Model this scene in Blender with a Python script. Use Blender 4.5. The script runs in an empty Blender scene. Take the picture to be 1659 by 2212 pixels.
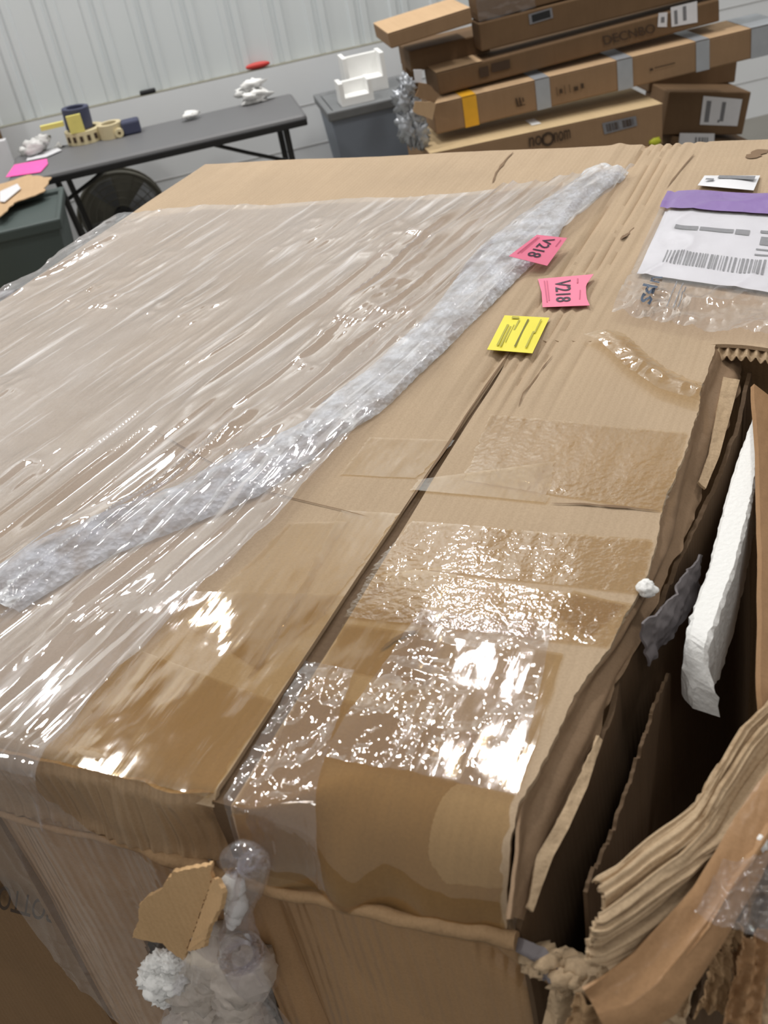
import bpy, math, random
import numpy as np
from mathutils import Matrix, Vector
random.seed(7); RS = np.random.RandomState(11)
SC = bpy.context.scene
COL = SC.collection
# ------------------------------------------------------------------ camera
F = 2317.7; CAMZ = 1.9; TOPZ = 1.25; S = .65
r_, p_, w_ = math.radians(-11.5), math.radians(34.0), math.radians(6.0)
_up = np.array([0, -math.cos(p_), -math.sin(p_)]); _fw = np.array([0, -math.sin(p_), math.cos(p_)]); _rt = np.array([1., 0, 0])
_R = np.array([[math.cos(r_), -math.sin(r_), 0], [math.sin(r_), math.cos(r_), 0], [0, 0, 1]])
_W = np.array([[math.cos(w_), math.sin(w_), 0], [-math.sin(w_), math.cos(w_), 0], [0, 0, 1]])
MW = _W @ np.array([_R @ _rt, _R @ _fw, _R @ _up])          # camera axes (x right, y down, z forward) -> world
CAM = np.array([0, 0, CAMZ])
cd = bpy.data.cameras.new('camera'); cam = bpy.data.objects.new('camera', cd); COL.objects.link(cam)
R3 = MW @ np.diag([1, -1, -1])
mm = Matrix.Identity(4)
for i in range(3):
    for j in range(3): mm[i][j] = R3[i, j]
mm[2][3] = CAMZ
cam.matrix_world = mm
cd.sensor_fit = 'VERTICAL'; cd.sensor_height = 36; cd.lens = F / 2212 * 36
cd.dof.use_dof = True; cd.dof.focus_distance = 1.35; cd.dof.aperture_fstop = 9
cd.clip_start = .05
SC.camera = cam
# ------------------------------------------------------------------ world, lights, exposure
SC.view_settings.view_transform = 'Standard'; SC.view_settings.look = 'None'
SC.view_settings.gamma = 1; SC.view_settings.exposure = 0.0
wd = bpy.data.worlds.new('world'); SC.world = wd; wd.use_nodes = True
wd.node_tree.nodes['Background'].inputs[0].default_value = (1, .97, .93, 1)
wd.node_tree.nodes['Background'].inputs[1].default_value = .38
def area(name, loc, size, power, col=(1, .97, .92), sy=None, aim=None):
    l = bpy.data.lights.new(name, 'AREA'); l.energy = power; l.color = col; l.size = size
    if sy: l.shape = 'RECTANGLE'; l.size_y = sy
    o = bpy.data.objects.new(name, l); COL.objects.link(o); o.location = loc
    if aim is not None: o.rotation_euler = (Vector(aim) - Vector(loc)).to_track_quat('-Z', 'Y').to_euler()
    return o
area('overhead_light', (.95, 4.35, 5.5), .36, 108, (1, .98, .95))
area('overhead_light', (-1.42, 4.95, 5.5), .22, 65, (1, .98, .95))
area('film_glint_light', (-.62, 5.3, 4.45), .20, 8, (1, .98, .95), sy=.12, aim=(0, 1.2, 1.2))  # added light, no real fixture: raises glints on the film wrinkles
area('film_glint_light', (-1.9, 5.3, 4.45), .30, 20, (1, .98, .95), sy=.12, aim=(0, 1.2, 1.2))  # second added light for film glints, further left
area('overhead_light', (1.08, 6.5 - 1.2, 5.5), .3, 32, (1, .98, .95))
area('overhead_light', (-3.2, 2.2, 5.5), .6, 70)  # added fill on the left, for general illumination
area('overhead_light', (3.0, 2.0, 5.5), .6, 65)  # added fill on the right, for general illumination
area('overhead_light', (0.0, -2.8, 5.5), .9, 40)  # added fill behind the camera, for general illumination
SC.cycles.transparent_max_bounces = 16
SC.cycles.max_bounces = 8
try: SC.cycles.sample_clamp_indirect = 4
except Exception: pass
# ------------------------------------------------------------------ projection helpers (a pixel's ray met with a real plane)
def ray(u, v): return MW @ np.array([(u - 829.5) / F, (v - 1106) / F, 1.])
def Zp(u, v, z): d = ray(u, v); return CAM + d * ((z - CAMZ) / d[2])
def Yp(u, v, y): d = ray(u, v); return CAM + d * (y / d[1])
YB = math.radians(-35.4); CB, SB = math.cos(YB), math.sin(YB)
def L(P):                                                    # carton frame (a across, b along, z from its top) -> world
    P = np.asarray(P, float).reshape(-1, 3)
    return np.stack([P[:, 0] * CB - P[:, 1] * SB, P[:, 0] * SB + P[:, 1] * CB, P[:, 2] + TOPZ], 1)
def toL(w): return np.array([w[0] * CB + w[1] * SB, -w[0] * SB + w[1] * CB, w[2] - TOPZ])
def A(u, v, z=0.): return toL(Zp(u, v, TOPZ + z))            # pixel -> carton frame at height z
def B(u, v, b):
    d = ray(u, v); dl = np.array([d[0] * CB + d[1] * SB, -d[0] * SB + d[1] * CB, d[2]])
    return np.array([0, 0, CAMZ - TOPZ]) + dl * (b / dl[1])
def XA(u, v, a):
    d = ray(u, v); dl = np.array([d[0] * CB + d[1] * SB, -d[0] * SB + d[1] * CB, d[2]])
    return np.array([0, 0, CAMZ - TOPZ]) + dl * (a / dl[0])
# ------------------------------------------------------------------ vector noise
def _h(ix, iy, s):
    n = (ix * 374761393 + iy * 668265263 + s * 1442695041) & 0x7fffffff
    n = ((n ^ (n >> 13)) * 1274126177) & 0x7fffffff
    return ((n ^ (n >> 16)) & 0xffff) / 65535.
def vn(x, y, s=0):
    x = np.asarray(x, float); y = np.asarray(y, float)
    x, y = np.broadcast_arrays(x, y)
    ix = np.floor(x).astype(np.int64); iy = np.floor(y).astype(np.int64); fx = x - ix; fy = y - iy
    fx = fx * fx * (3 - 2 * fx); fy = fy * fy * (3 - 2 * fy)
    return (_h(ix, iy, s) * (1 - fx) + _h(ix + 1, iy, s) * fx) * (1 - fy) + (_h(ix, iy + 1, s) * (1 - fx) + _h(ix + 1, iy + 1, s) * fx) * fy
def fbm(x, y, s=0, o=3): return sum(vn(np.asarray(x) * 2 ** k, np.asarray(y) * 2 ** k, s + k) * .5 ** k for k in range(o)) / (2 - .5 ** (o - 1)) 
def ridge(x, y, s=0): return 1 - np.abs(2 * vn(x, y, s) - 1)
def sm(x, a, b): t = np.clip((x - a) / (b - a), 0, 1); return t * t * (3 - 2 * t)
# ------------------------------------------------------------------ materials
def newmat(name):
    m = bpy.data.materials.new(name); m.use_nodes = True; nt = m.node_tree
    return m, nt, nt.nodes['Principled BSDF'], nt.nodes['Material Output']
def nd(nt, t, **k):
    n = nt.nodes.new(t)
    for a, b in k.items():
        if a in n.inputs: n.inputs[a].default_value = b
        else: setattr(n, a, b)
    return n
def lin(c): return tuple(((x / 255 / 12.92) if x / 255 <= .04045 else ((x / 255 + .055) / 1.055) ** 2.4) for x in c) + (1,)
def plain(name, col, rough=.6, metal=0., coat=0., noise=.12, nscale=30., bump=0., spec=.5):
    m, nt, p, o = newmat(name)
    p.inputs['Roughness'].default_value = rough; p.inputs['Metallic'].default_value = metal
    p.inputs['Coat Weight'].default_value = coat; p.inputs['Specular IOR Level'].default_value = spec
    tc = nd(nt, 'ShaderNodeTexCoord'); n = nd(nt, 'ShaderNodeTexNoise'); n.inputs['Scale'].default_value = nscale; n.inputs['Detail'].default_value = 4
    nt.links.new(tc.outputs['Object'], n.inputs['Vector'])
    mx = nd(nt, 'ShaderNodeMixRGB'); c = lin(col)
    mx.inputs[1].default_value = tuple(x * (1 - noise) for x in c[:3]) + (1,); mx.inputs[2].default_value = tuple(min(1, x * (1 + noise)) for x in c[:3]) + (1,)
    nt.links.new(n.outputs['Fac'], mx.inputs[0]); nt.links.new(mx.outputs[0], p.inputs['Base Color'])
    if bump:
        b = nd(nt, 'ShaderNodeBump'); b.inputs['Strength'].default_value = bump; b.inputs['Distance'].default_value = .004
        nt.links.new(n.outputs['Fac'], b.inputs['Height']); nt.links.new(b.outputs[0], p.inputs['Normal'])
    return m
def card(name, col, axis='X', flute=.12, per=.009, coat=0., rough=.78, blotch=.14, crinkle=0., crs=25., streak=None, coatr=.08, stretch=(1, 1, 1)):
    """kraft board: fibre speckle, large blotches, faint flute lines; coat = packing tape or film stuck on it"""
    m, nt, p, o = newmat(name); lk = nt.links.new
    p.inputs['Roughness'].default_value = rough; p.inputs['Coat Weight'].default_value = coat; p.inputs['Coat Roughness'].default_value = coatr
    p.inputs['Specular IOR Level'].default_value = .25
    tc = nd(nt, 'ShaderNodeTexCoord')
    n1 = nd(nt, 'ShaderNodeTexNoise'); n1.inputs['Scale'].default_value = 6; n1.inputs['Detail'].default_value = 5
    n2 = nd(nt, 'ShaderNodeTexNoise'); n2.inputs['Scale'].default_value = 420; n2.inputs['Detail'].default_value = 2
    n3 = nd(nt, 'ShaderNodeTexNoise'); n3.inputs['Scale'].default_value = crs; n3.inputs['Detail'].default_value = 3
    mp = nd(nt, 'ShaderNodeMapping'); mp.inputs['Scale'].default_value = streak or ((60, 2.5, 6) if axis == 'X' else (2.5, 60, 6))
    n4 = nd(nt, 'ShaderNodeTexNoise'); n4.inputs['Scale'].default_value = 1.2; n4.inputs['Detail'].default_value = 3
    mps = nd(nt, 'ShaderNodeMapping'); mps.inputs['Scale'].default_value = stretch
    lk(tc.outputs['Object'], mps.inputs[0])
    for n in (n1, n2): lk(tc.outputs['Object'], n.inputs['Vector'])
    lk(mps.outputs[0], n3.inputs['Vector']); lk(tc.outputs['Object'], mp.inputs[0]); lk(mp.outputs[0], n4.inputs['Vector'])
    c = lin(col)
    mx = nd(nt, 'ShaderNodeMixRGB'); mx.inputs[1].default_value = tuple(x * (1 - blotch) for x in c[:3]) + (1,); mx.inputs[2].default_value = tuple(x * (1 + blotch) for x in c[:3]) + (1,)
    lk(n1.outputs['Fac'], mx.inputs[0])
    m2 = nd(nt, 'ShaderNodeMixRGB', blend_type='MULTIPLY'); m2.inputs[0].default_value = .35
    cr = nd(nt, 'ShaderNodeValToRGB'); cr.color_ramp.elements[0].position = .3; cr.color_ramp.elements[0].color = (.72, .7, .66, 1); cr.color_ramp.elements[1].position = .62
    lk(n2.outputs['Fac'], cr.inputs[0]); lk(mx.outputs[0], m2.inputs[1]); lk(cr.outputs[0], m2.inputs[2])
    m3 = nd(nt, 'ShaderNodeMixRGB', blend_type='MULTIPLY'); m3.inputs[0].default_value = .14
    cr2 = nd(nt, 'ShaderNodeValToRGB'); cr2.color_ramp.elements[0].position = .32; cr2.color_ramp.elements[0].color = (.7, .66, .6, 1); cr2.color_ramp.elements[1].position = .6
    lk(n4.outputs['Fac'], cr2.inputs[0]); lk(m2.outputs[0], m3.inputs[1]); lk(cr2.outputs[0], m3.inputs[2])
    lk(m3.outputs[0], p.inputs['Base Color'])
    w = nd(nt, 'ShaderNodeTexWave'); w.bands_direction = axis; w.inputs['Scale'].default_value = .314 / per; w.inputs['Distortion'].default_value = .6; w.inputs['Detail'].default_value = 1
    lk(tc.outputs['Object'], w.inputs['Vector'])
    b1 = nd(nt, 'ShaderNodeBump'); b1.inputs['Strength'].default_value = flute; b1.inputs['Distance'].default_value = .003; lk(w.outputs['Fac'], b1.inputs['Height'])
    b2 = nd(nt, 'ShaderNodeBump'); b2.inputs['Strength'].default_value = max(crinkle, .08); b2.inputs['Distance'].default_value = .01
    lk(n3.outputs['Fac'], b2.inputs['Height']); lk(b1.outputs[0], b2.inputs['Normal'])
    lk(b2.outputs[0], p.inputs['Normal']); lk(b2.outputs[0], p.inputs['Coat Normal'])
    return m
def film(name, veil=.15, tint=(.96, .95, .97), veilcol=(.85, .82, .82), gloss=.10, rough=.06, bump=.6, sc=(140, 14, 30), rot=-.16, bscale=1., crum=60., cb=.5, streaks=0., grz=.5):
    m, nt, p, o = newmat(name); lk = nt.links.new; nt.nodes.remove(p)
    tc = nd(nt, 'ShaderNodeTexCoord'); mr = nd(nt, 'ShaderNodeMapping'); mr.inputs['Rotation'].default_value = (0, 0, rot)
    mp = nd(nt, 'ShaderNodeMapping'); mp.inputs['Scale'].default_value = sc
    lk(tc.outputs['Object'], mr.inputs[0]); lk(mr.outputs[0], mp.inputs[0])
    n = nd(nt, 'ShaderNodeTexNoise'); n.inputs['Scale'].default_value = bscale; n.inputs['Detail'].default_value = 3; lk(mp.outputs[0], n.inputs['Vector'])
    v = nd(nt, 'ShaderNodeTexNoise'); v.inputs['Scale'].default_value = crum; v.inputs['Detail'].default_value = 2.5; lk(tc.outputs['Object'], v.inputs['Vector'])
    b = nd(nt, 'ShaderNodeBump'); b.inputs['Strength'].default_value = bump; b.inputs['Distance'].default_value = .006; lk(n.outputs['Fac'], b.inputs['Height'])
    b2 = nd(nt, 'ShaderNodeBump'); b2.inputs['Strength'].default_value = cb; b2.inputs['Distance'].default_value = .008; lk(v.outputs['Fac'], b2.inputs['Height']); lk(b.outputs[0], b2.inputs['Normal'])
    tr = nd(nt, 'ShaderNodeBsdfTransparent'); tr.inputs[0].default_value = tint + (1,)
    df = nd(nt, 'ShaderNodeBsdfDiffuse'); df.inputs[0].default_value = veilcol + (1,)
    gl = nd(nt, 'ShaderNodeBsdfGlossy'); gl.inputs['Roughness'].default_value = rough; gl.inputs[0].default_value = (1, 1, 1, 1)
    lk(b2.outputs[0], gl.inputs['Normal']); lk(b2.outputs[0], df.inputs['Normal'])
    m1 = nd(nt, 'ShaderNodeMixShader')
    cr = nd(nt, 'ShaderNodeMapRange'); cr.inputs[1].default_value = .3; cr.inputs[2].default_value = .75; cr.inputs[3].default_value = veil * .55; cr.inputs[4].default_value = veil * 1.6
    lf = nd(nt, 'ShaderNodeTexNoise'); lf.inputs['Scale'].default_value = 5; lf.inputs['Detail'].default_value = 3; lk(mr.outputs[0], lf.inputs['Vector'])
    lk(lf.outputs['Fac'], cr.inputs[0])
    st = nd(nt, 'ShaderNodeMapRange'); st.inputs[1].default_value = .56; st.inputs[2].default_value = .80; st.inputs[3].default_value = 0.; st.inputs[4].default_value = streaks; lk(n.outputs['Fac'], st.inputs[0])
    sa = nd(nt, 'ShaderNodeMath', operation='ADD'); lk(cr.outputs[0], sa.inputs[0]); lk(st.outputs[0], sa.inputs[1]); lk(sa.outputs[0], m1.inputs[0]); lk(tr.outputs[0], m1.inputs[1]); lk(df.outputs[0], m1.inputs[2])
    fr = nd(nt, 'ShaderNodeLayerWeight'); fr.inputs[0].default_value = .5
    pw = nd(nt, 'ShaderNodeMath', operation='POWER'); lk(fr.outputs['Facing'], pw.inputs[0]); pw.inputs[1].default_value = 3.5
    ad = nd(nt, 'ShaderNodeMath', operation='MULTIPLY_ADD'); lk(pw.outputs[0], ad.inputs[0]); ad.inputs[1].default_value = grz; ad.inputs[2].default_value = gloss
    m2 = nd(nt, 'ShaderNodeMixShader'); lk(ad.outputs[0], m2.inputs[0]); lk(m1.outputs[0], m2.inputs[1]); lk(gl.outputs[0], m2.inputs[2])
    lk(m2.outputs[0], o.inputs[0])
    return m
M = {}
M['top'] = card('kraft_board', (178, 156, 130), 'X', .10, .009)
M['toptape'] = card('kraft_board_under_tape', (176, 138, 94), 'X', .35, .0115, coat=.9, rough=.6, coatr=.12, crinkle=.30, crs=38, blotch=.1)
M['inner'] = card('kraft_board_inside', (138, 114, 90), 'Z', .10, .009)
M['innerd'] = card('kraft_board_inside_shaded', (98, 78, 58), 'Y', .10, .009)  # shade inside the torn gap is put into this darker board colour
M['front'] = card('kraft_board_taped_front', (172, 136, 96), 'X', .3, .010, coat=.7, rough=.6, coatr=.1, crinkle=.5, crs=9, blotch=.22, stretch=(3, 3, .6), streak=(45, 6, 1.5))
M['skirt'] = card('kraft_board_fluted_edge', (166, 138, 106), 'X', .45, .010, coat=.5, rough=.6, coatr=.15, crinkle=.4, crs=12, stretch=(3, 3, .5), streak=(60, 6, 1.5))
M['dark'] = card('kraft_board_shaded', (134, 106, 76), 'X', .08, .009, blotch=.2)  # board darkened: the shade on set-back lower faces is in the colour
M['torn'] = card('torn_kraft_paper', (184, 160, 130), 'X', .05, .009, blotch=.2, crinkle=.5, crs=50)
M['tornb'] = card('torn_kraft_paper_brown', (162, 126, 90), 'X', .05, .009, blotch=.2, crinkle=.35, crs=20, coat=.25, coatr=.3)
M['lip'] = card('torn_kraft_lip', (164, 134, 100), 'X', .05, .009, blotch=.25, crinkle=.6, crs=40)
M['tab'] = card('torn_kraft_tab', (206, 170, 126), 'X', .12, .007, blotch=.1, crinkle=.2, crs=14)
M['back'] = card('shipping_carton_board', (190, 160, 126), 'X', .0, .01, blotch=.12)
M['back2'] = card('shipping_carton_board_shaded', (146, 118, 90), 'X', .0, .01, blotch=.15)  # carton fronts: shade under the overhead light is put into the board colour
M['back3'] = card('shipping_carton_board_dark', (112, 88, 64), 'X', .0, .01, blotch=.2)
M['backg'] = card('shipping_carton_board_lit', (196, 172, 134), 'X', .0, .01, blotch=.08)  # lit top of the lowest long carton, brightness put into the colour
M['film'] = film('stretch_film', .13, gloss=.085, tint=(.885, .882, .905), rough=.04, bump=.035, sc=(70, 5, 20), rot=.16, crum=22, cb=.05, streaks=.55)
M['filmf'] = film('loose_stretch_film', .06, gloss=.06, grz=.3, sc=(60, 60, 12), rot=0, bump=.3, crum=70, cb=.5)
M['clear'] = film('clear_film', .05, gloss=.08, sc=(40, 40, 40), rot=.6, bump=.15, crum=45, cb=.2)
M['tape'] = film('clear_packing_tape', .06, (.87, .785, .62), (.62, .5, .32), gloss=.05, rough=.06, bump=.03, sc=(90, 6, 20), rot=0, crum=20, cb=.04)
M['tapeb'] = film('bubbled_packing_tape', .08, (.87, .78, .62), (.66, .54, .36), gloss=.06, rough=.06, bump=.07, sc=(90, 60, 20), rot=0, crum=150, cb=.08)
M['foam'] = plain('white_polyfoam', (236, 236, 234), .7, noise=.05, nscale=200, bump=.3)
M['foamsheet'] = None
M['pink'] = plain('pink_paper', (232, 120, 150), .6, noise=.05)
M['yellow'] = plain('yellow_paper', (226, 214, 60), .6, noise=.05)
M['ink'] = plain('dark_ink', (50, 34, 52), .6)
M['inkg'] = plain('grey_ink', (120, 120, 124), .6, noise=.3, nscale=160)
M['inkp'] = plain('faint_pink_ink', (190, 86, 118), .6)
M['inky'] = plain('faint_olive_ink', (166, 158, 44), .6)
M['print'] = plain('print_ink', (62, 44, 28), .7)
M['paper'] = plain('white_paper', (222, 222, 226), .5, noise=.05, coat=.3)
M['purple'] = plain('purple_film', (128, 96, 164), .35, noise=.12, nscale=14, coat=.5)
M['black'] = plain('black_plastic', (26, 26, 28), .45)
M['dgrey'] = plain('dark_grey_tabletop', (104, 104, 106), .5, noise=.06, nscale=6)
M['metalb'] = plain('black_steel', (34, 34, 34), .35)
M['wallm'] = plain('white_metal_panel', (218, 224, 226), .45, noise=.03, nscale=2)
M['wallb'] = plain('white_painted_block', (228, 231, 234), .6, noise=.05, nscale=3)
M['floor'] = plain('grey_concrete', (120, 118, 112), .7, noise=.2, nscale=2)
M['tote'] = plain('grey_blue_plastic', (122, 130, 142), .55, noise=.03)
M['toted'] = plain('grey_plastic_rim', (112, 114, 116), .5)
M['bin'] = plain('dark_green_grey_plastic', (66, 76, 74), .55, noise=.1, nscale=4)
M['fan'] = plain('olive_grey_drum', (92, 90, 80), .6)
M['silver'] = plain('silver_tape', (176, 180, 186), .3, metal=.35, noise=.1)
M['ytape'] = plain('yellow_tape', (226, 168, 40), .5)
M['red'] = plain('red_plastic', (196, 60, 54), .5)
M['navy'] = plain('navy_paper', (60, 64, 88), .6)
M['cream'] = plain('cream_tape', (214, 200, 160), .6)
M['ylab'] = plain('pale_yellow', (220, 210, 120), .6)
M['hotpink'] = plain('hot_pink_paper', (244, 96, 176), .6)
M['greyf'] = plain('grey_foam_sheet', (108, 102, 104), .6)
# ------------------------------------------------------------------ object helpers
ROOTM = {}
def tag(o, label=None, cat=None, group=None, kind=None):
    if label: o['label'] = label
    if cat: o['category'] = cat
    if group: o['group'] = group
    if kind: o['kind'] = kind
    return o
def thing(name, loc, rz=0., label=None, cat=None, group=None):
    o = bpy.data.objects.new(name, None); COL.objects.link(o)
    o.location = loc; o.rotation_euler = (0, 0, rz); o.empty_display_size = .1
    ROOTM[o.name] = Matrix.Translation(Vector(loc)) @ Matrix.Rotation(rz, 4, 'Z')
    return tag(o, label, cat, group)
def mk(name, V, Fc, mat, parent=None, smooth=True, label=None, mats=None, fmat=None, rz=0.):
    V = np.asarray(V, float).reshape(-1, 3)
    me = bpy.data.meshes.new(name); o = bpy.data.objects.new(name, me); COL.objects.link(o)
    if parent is None:
        lo = V.min(0); hi = V.max(0); m4 = Matrix.Translation(((lo[0] + hi[0]) / 2, (lo[1] + hi[1]) / 2, lo[2])) @ Matrix.Rotation(rz, 4, 'Z'); o.matrix_world = m4
    else:
        m4 = ROOTM[parent.name]; o.parent = parent
    ROOTM[o.name] = m4
    inv = np.array(m4.inverted()); V2 = V @ inv[:3, :3].T + inv[:3, 3]
    me.from_pydata([tuple(v) for v in V2], [], [tuple(int(i) for i in f) for f in Fc])
    me.materials.append(mat)
    for x in mats or []: me.materials.append(x)
    if fmat is not None: me.polygons.foreach_set('material_index', fmat)
    if smooth:
        me.polygons.foreach_set('use_smooth', [True] * len(me.polygons))
        if not any(k in name for k in ('foam', 'wrap', 'fibre', 'crumpled', 'bag', 'twisted')): me.set_sharp_from_angle(angle=math.radians(62))
    me.update()
    if label: o['label'] = label
    return o
def struct(name, V, Fc, mat, **k):
    o = mk(name, V, Fc, mat, **k); o['kind'] = 'structure'; return o
def gridF(nu, nv, base=0, mask=None):
    out = []
    for i in range(nu - 1):
        for j in range(nv - 1):
            if mask is not None and not (mask[i, j] and mask[i + 1, j] and mask[i, j + 1] and mask[i + 1, j + 1]): continue
            a = base + i * nv + j; out.append((a, a + nv, a + nv + 1, a + 1))
    return out
def sheet(P, thick=0., nrm=None, mask=None):
    """P: (nu,nv,3) world grid -> verts, faces; thickness along -normal"""
    nu, nv = P.shape[:2]; V = P.reshape(-1, 3); Fc = gridF(nu, nv, 0, mask)
    if thick:
        du = np.gradient(P, axis=0); dv = np.gradient(P, axis=1); n = np.cross(du, dv); n /= np.linalg.norm(n, axis=2, keepdims=True) + 1e-12
        if nrm is not None and (n.mean((0, 1)) @ np.asarray(nrm)) < 0: n = -n
        Q = P - n * thick; N = len(V); V = np.vstack([V, Q.reshape(-1, 3)])
        F2 = [tuple(N + i for i in reversed(f)) for f in Fc]
        from collections import Counter
        ed = {}
        for f in Fc:
            for k in range(4):
                a, b = f[k], f[(k + 1) % 4]
                ed[(a, b)] = 1
        side = [(b, a, a + N, b + N) for (a, b) in ed if (b, a) not in ed]
        Fc = Fc + F2 + side
    return V, Fc
def resample(pts, n):
    pts = np.asarray(pts, float); d = np.r_[0, np.cumsum(np.linalg.norm(np.diff(pts, axis=0), axis=1))]
    t = np.linspace(0, d[-1], n); return np.stack([np.interp(t, d, pts[:, k]) for k in range(pts.shape[1])], 1)
def smooth1(P, k=2):
    P = P.copy()
    for _ in range(k): P[1:-1] = (P[:-2] + 2 * P[1:-1] + P[2:]) / 4
    return P
def loft(rails, n, m, disp=None, sk=2, jag=0., jagseed=1):
    """rails: list of polylines in carton frame; returns (m,n,3) in carton frame"""
    R = np.array([smooth1(resample(r, n), sk) for r in rails])
    t = np.linspace(0, len(rails) - 1, m); i = np.minimum(t.astype(int), len(rails) - 2); f = (t - i)[:, None, None]
    P = R[i] * (1 - f) + R[i + 1] * f
    if disp is not None:
        du = np.gradient(P, axis=0); dv = np.gradient(P, axis=1); nn = np.cross(du, dv); nn /= np.linalg.norm(nn, axis=2, keepdims=True) + 1e-12
        if nn[..., 2].mean() < 0: nn = -nn
        uu, vv = np.meshgrid(np.linspace(0, 1, m), np.linspace(0, 1, n), indexing='ij')
        P = P + nn * disp(uu, vv)[..., None]
    return P
def lw(P): s = P.shape; return L(P.reshape(-1, 3)).reshape(s)
def boxV(lo, hi):
    (x0, y0, z0), (x1, y1, z1) = lo, hi
    V = [(x0, y0, z0), (x1, y0, z0), (x1, y1, z0), (x0, y1, z0), (x0, y0, z1), (x1, y0, z1), (x1, y1, z1), (x0, y1, z1)]
    return np.array(V, float), [(0, 3, 2, 1), (4, 5, 6, 7), (0, 1, 5, 4), (1, 2, 6, 5), (2, 3, 7, 6), (3, 0, 4, 7)]
def bevel(o, w, seg=2):
    md = o.modifiers.new('bevel', 'BEVEL'); md.width = w; md.segments = seg; md.limit_method = 'ANGLE'; return o
def merge(parts):
    V = []; Fc = []; n = 0
    for v, f in parts:
        v = np.asarray(v, float).reshape(-1, 3); V.append(v); Fc += [tuple(i + n for i in q) for q in f]; n += len(v)
    return np.vstack(V), Fc
def tube(pts, r, k=8, cap=True):
    pts = np.asarray(pts, float); n = len(pts); T = np.gradient(pts, axis=0); T /= np.linalg.norm(T, axis=1, keepdims=True) + 1e-12
    V = []; rr = np.broadcast_to(r, n)
    for i in range(n):
        a = np.cross(T[i], [0, 0, 1.]); 
        if np.linalg.norm(a) < .1: a = np.cross(T[i], [0, 1., 0])
        a /= np.linalg.norm(a); b = np.cross(T[i], a)
        for j in range(k): t = 2 * math.pi * j / k; V.append(pts[i] + rr[i] * (math.cos(t) * a + math.sin(t) * b))
    Fc = [(i * k + j, i * k + (j + 1) % k, (i + 1) * k + (j + 1) % k, (i + 1) * k + j) for i in range(n - 1) for j in range(k)]
    if cap: Fc += [tuple(reversed(range(k))), tuple((n - 1) * k + j for j in range(k))]
    return np.array(V), Fc
def ring(c, ax, r0, r1, h, k=28):
    """hollow ring (tape roll) around unit axis ax"""
    ax = np.asarray(ax, float); ax /= np.linalg.norm(ax); u = np.cross(ax, [0.3, 0.2, 1.]); u /= np.linalg.norm(u); v = np.cross(ax, u); V = []
    for j in range(k):
        t = 2 * math.pi * j / k; d = math.cos(t) * u + math.sin(t) * v
        V += [c + d * r1, c + d * r1 + ax * h, c + d * r0 + ax * h, c + d * r0]
    Fc = []
    for j in range(k):
        a = 4 * j; b = 4 * ((j + 1) % k); Fc += [(a + q, b + q, b + (q + 1) % 4, a + (q + 1) % 4) for q in range(4)]
    return np.array(V), Fc
def disc(c, ax, r, h, k=28):
    ax = np.asarray(ax, float); ax /= np.linalg.norm(ax)
    return tube([c, c + ax * h], r, k)
def poly_in(px, py, poly):
    px = np.asarray(px); ins = np.zeros(px.shape, bool); n = len(poly)
    for i in range(n):
        x0, y0 = poly[i]; x1, y1 = poly[(i + 1) % n]
        c = ((y0 > py) != (y1 > py)) & (px < (x1 - x0) * (py - y0) / (y1 - y0 + 1e-12) + x0); ins ^= c
    return ins
def ragged(poly, amp, n, seed=3):
    """subdivide an outline (Nx3) and jitter it within its plane for a torn edge"""
    poly = np.asarray(poly, float); out = []; rs = np.random.RandomState(seed)
    e1 = poly[1] - poly[0]; nn = np.zeros(3)
    for i in range(len(poly)): nn += np.cross(poly[i] - poly.mean(0), poly[(i + 1) % len(poly)] - poly.mean(0))
    nn /= np.linalg.norm(nn)
    for i in range(len(poly)):
        a, b = poly[i], poly[(i + 1) % len(poly)]; d = b - a; l = np.linalg.norm(d); k = max(1, int(l / n)); s = np.cross(nn, d / (l + 1e-9))
        for j in range(k): out.append(a + d * j / k + (s * rs.randn() * amp if j or amp else 0))
    return np.array(out), nn
def plate(poly, thick, amp=0., n=.006, seed=3, fold=None):
    """flat ragged-edged sheet with real thickness: centre-fan triangulated"""
    P, nn = ragged(poly, amp, n, seed); N = len(P)
    V = np.vstack([P, P - nn * thick]); Fc = [tuple(range(N)), tuple(reversed(range(N, 2 * N)))]
    Fc += [(i, i + N, (i + 1) % N + N, (i + 1) % N) for i in range(N)]
    return V, Fc
def quadmap(c, s, t, lift=0.):
    """c: 4 corners TL TR BR BL (3D); s right 0..1, t down 0..1"""
    c = np.asarray(c, float); s = np.asarray(s)[..., None]; t = np.asarray(t)[..., None]
    P = (c[0] * (1 - s) + c[1] * s) * (1 - t) + (c[3] * (1 - s) + c[2] * s) * t
    n = np.cross(c[3] - c[0], c[1] - c[0]); n /= np.linalg.norm(n)
    if n @ (CAM - c.mean(0)) < 0: n = -n
    return P + n * lift
_tc = {}
def text_mesh(s):
    if s in _tc: return _tc[s]
    cu = bpy.data.curves.new('t', 'FONT'); cu.body = s; cu.offset = .010; o = bpy.data.objects.new('t', cu); COL.objects.link(o)
    bpy.context.view_layer.update(); dg = bpy.context.evaluated_depsgraph_get()
    me = bpy.data.meshes.new_from_object(o.evaluated_get(dg)); V = np.array([v.co[:2] for v in me.vertices]); Fc = [tuple(p.vertices) for p in me.polygons]
    bpy.data.objects.remove(o); bpy.data.curves.remove(cu); bpy.data.meshes.remove(me)
    V = (V - V.min(0)) / (V.max(0) - V.min(0)); _tc[s] = (V, Fc); return _tc[s]
def text_on(name, s, corners, mat, parent, lift=.0006):
    """corners TL TR BR BL of the writing in reading order, in 3D"""
    V, Fc = text_mesh(s); return mk(name, quadmap(corners, V[:, 0], 1 - V[:, 1], lift), Fc, mat, parent, smooth=False)
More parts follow.
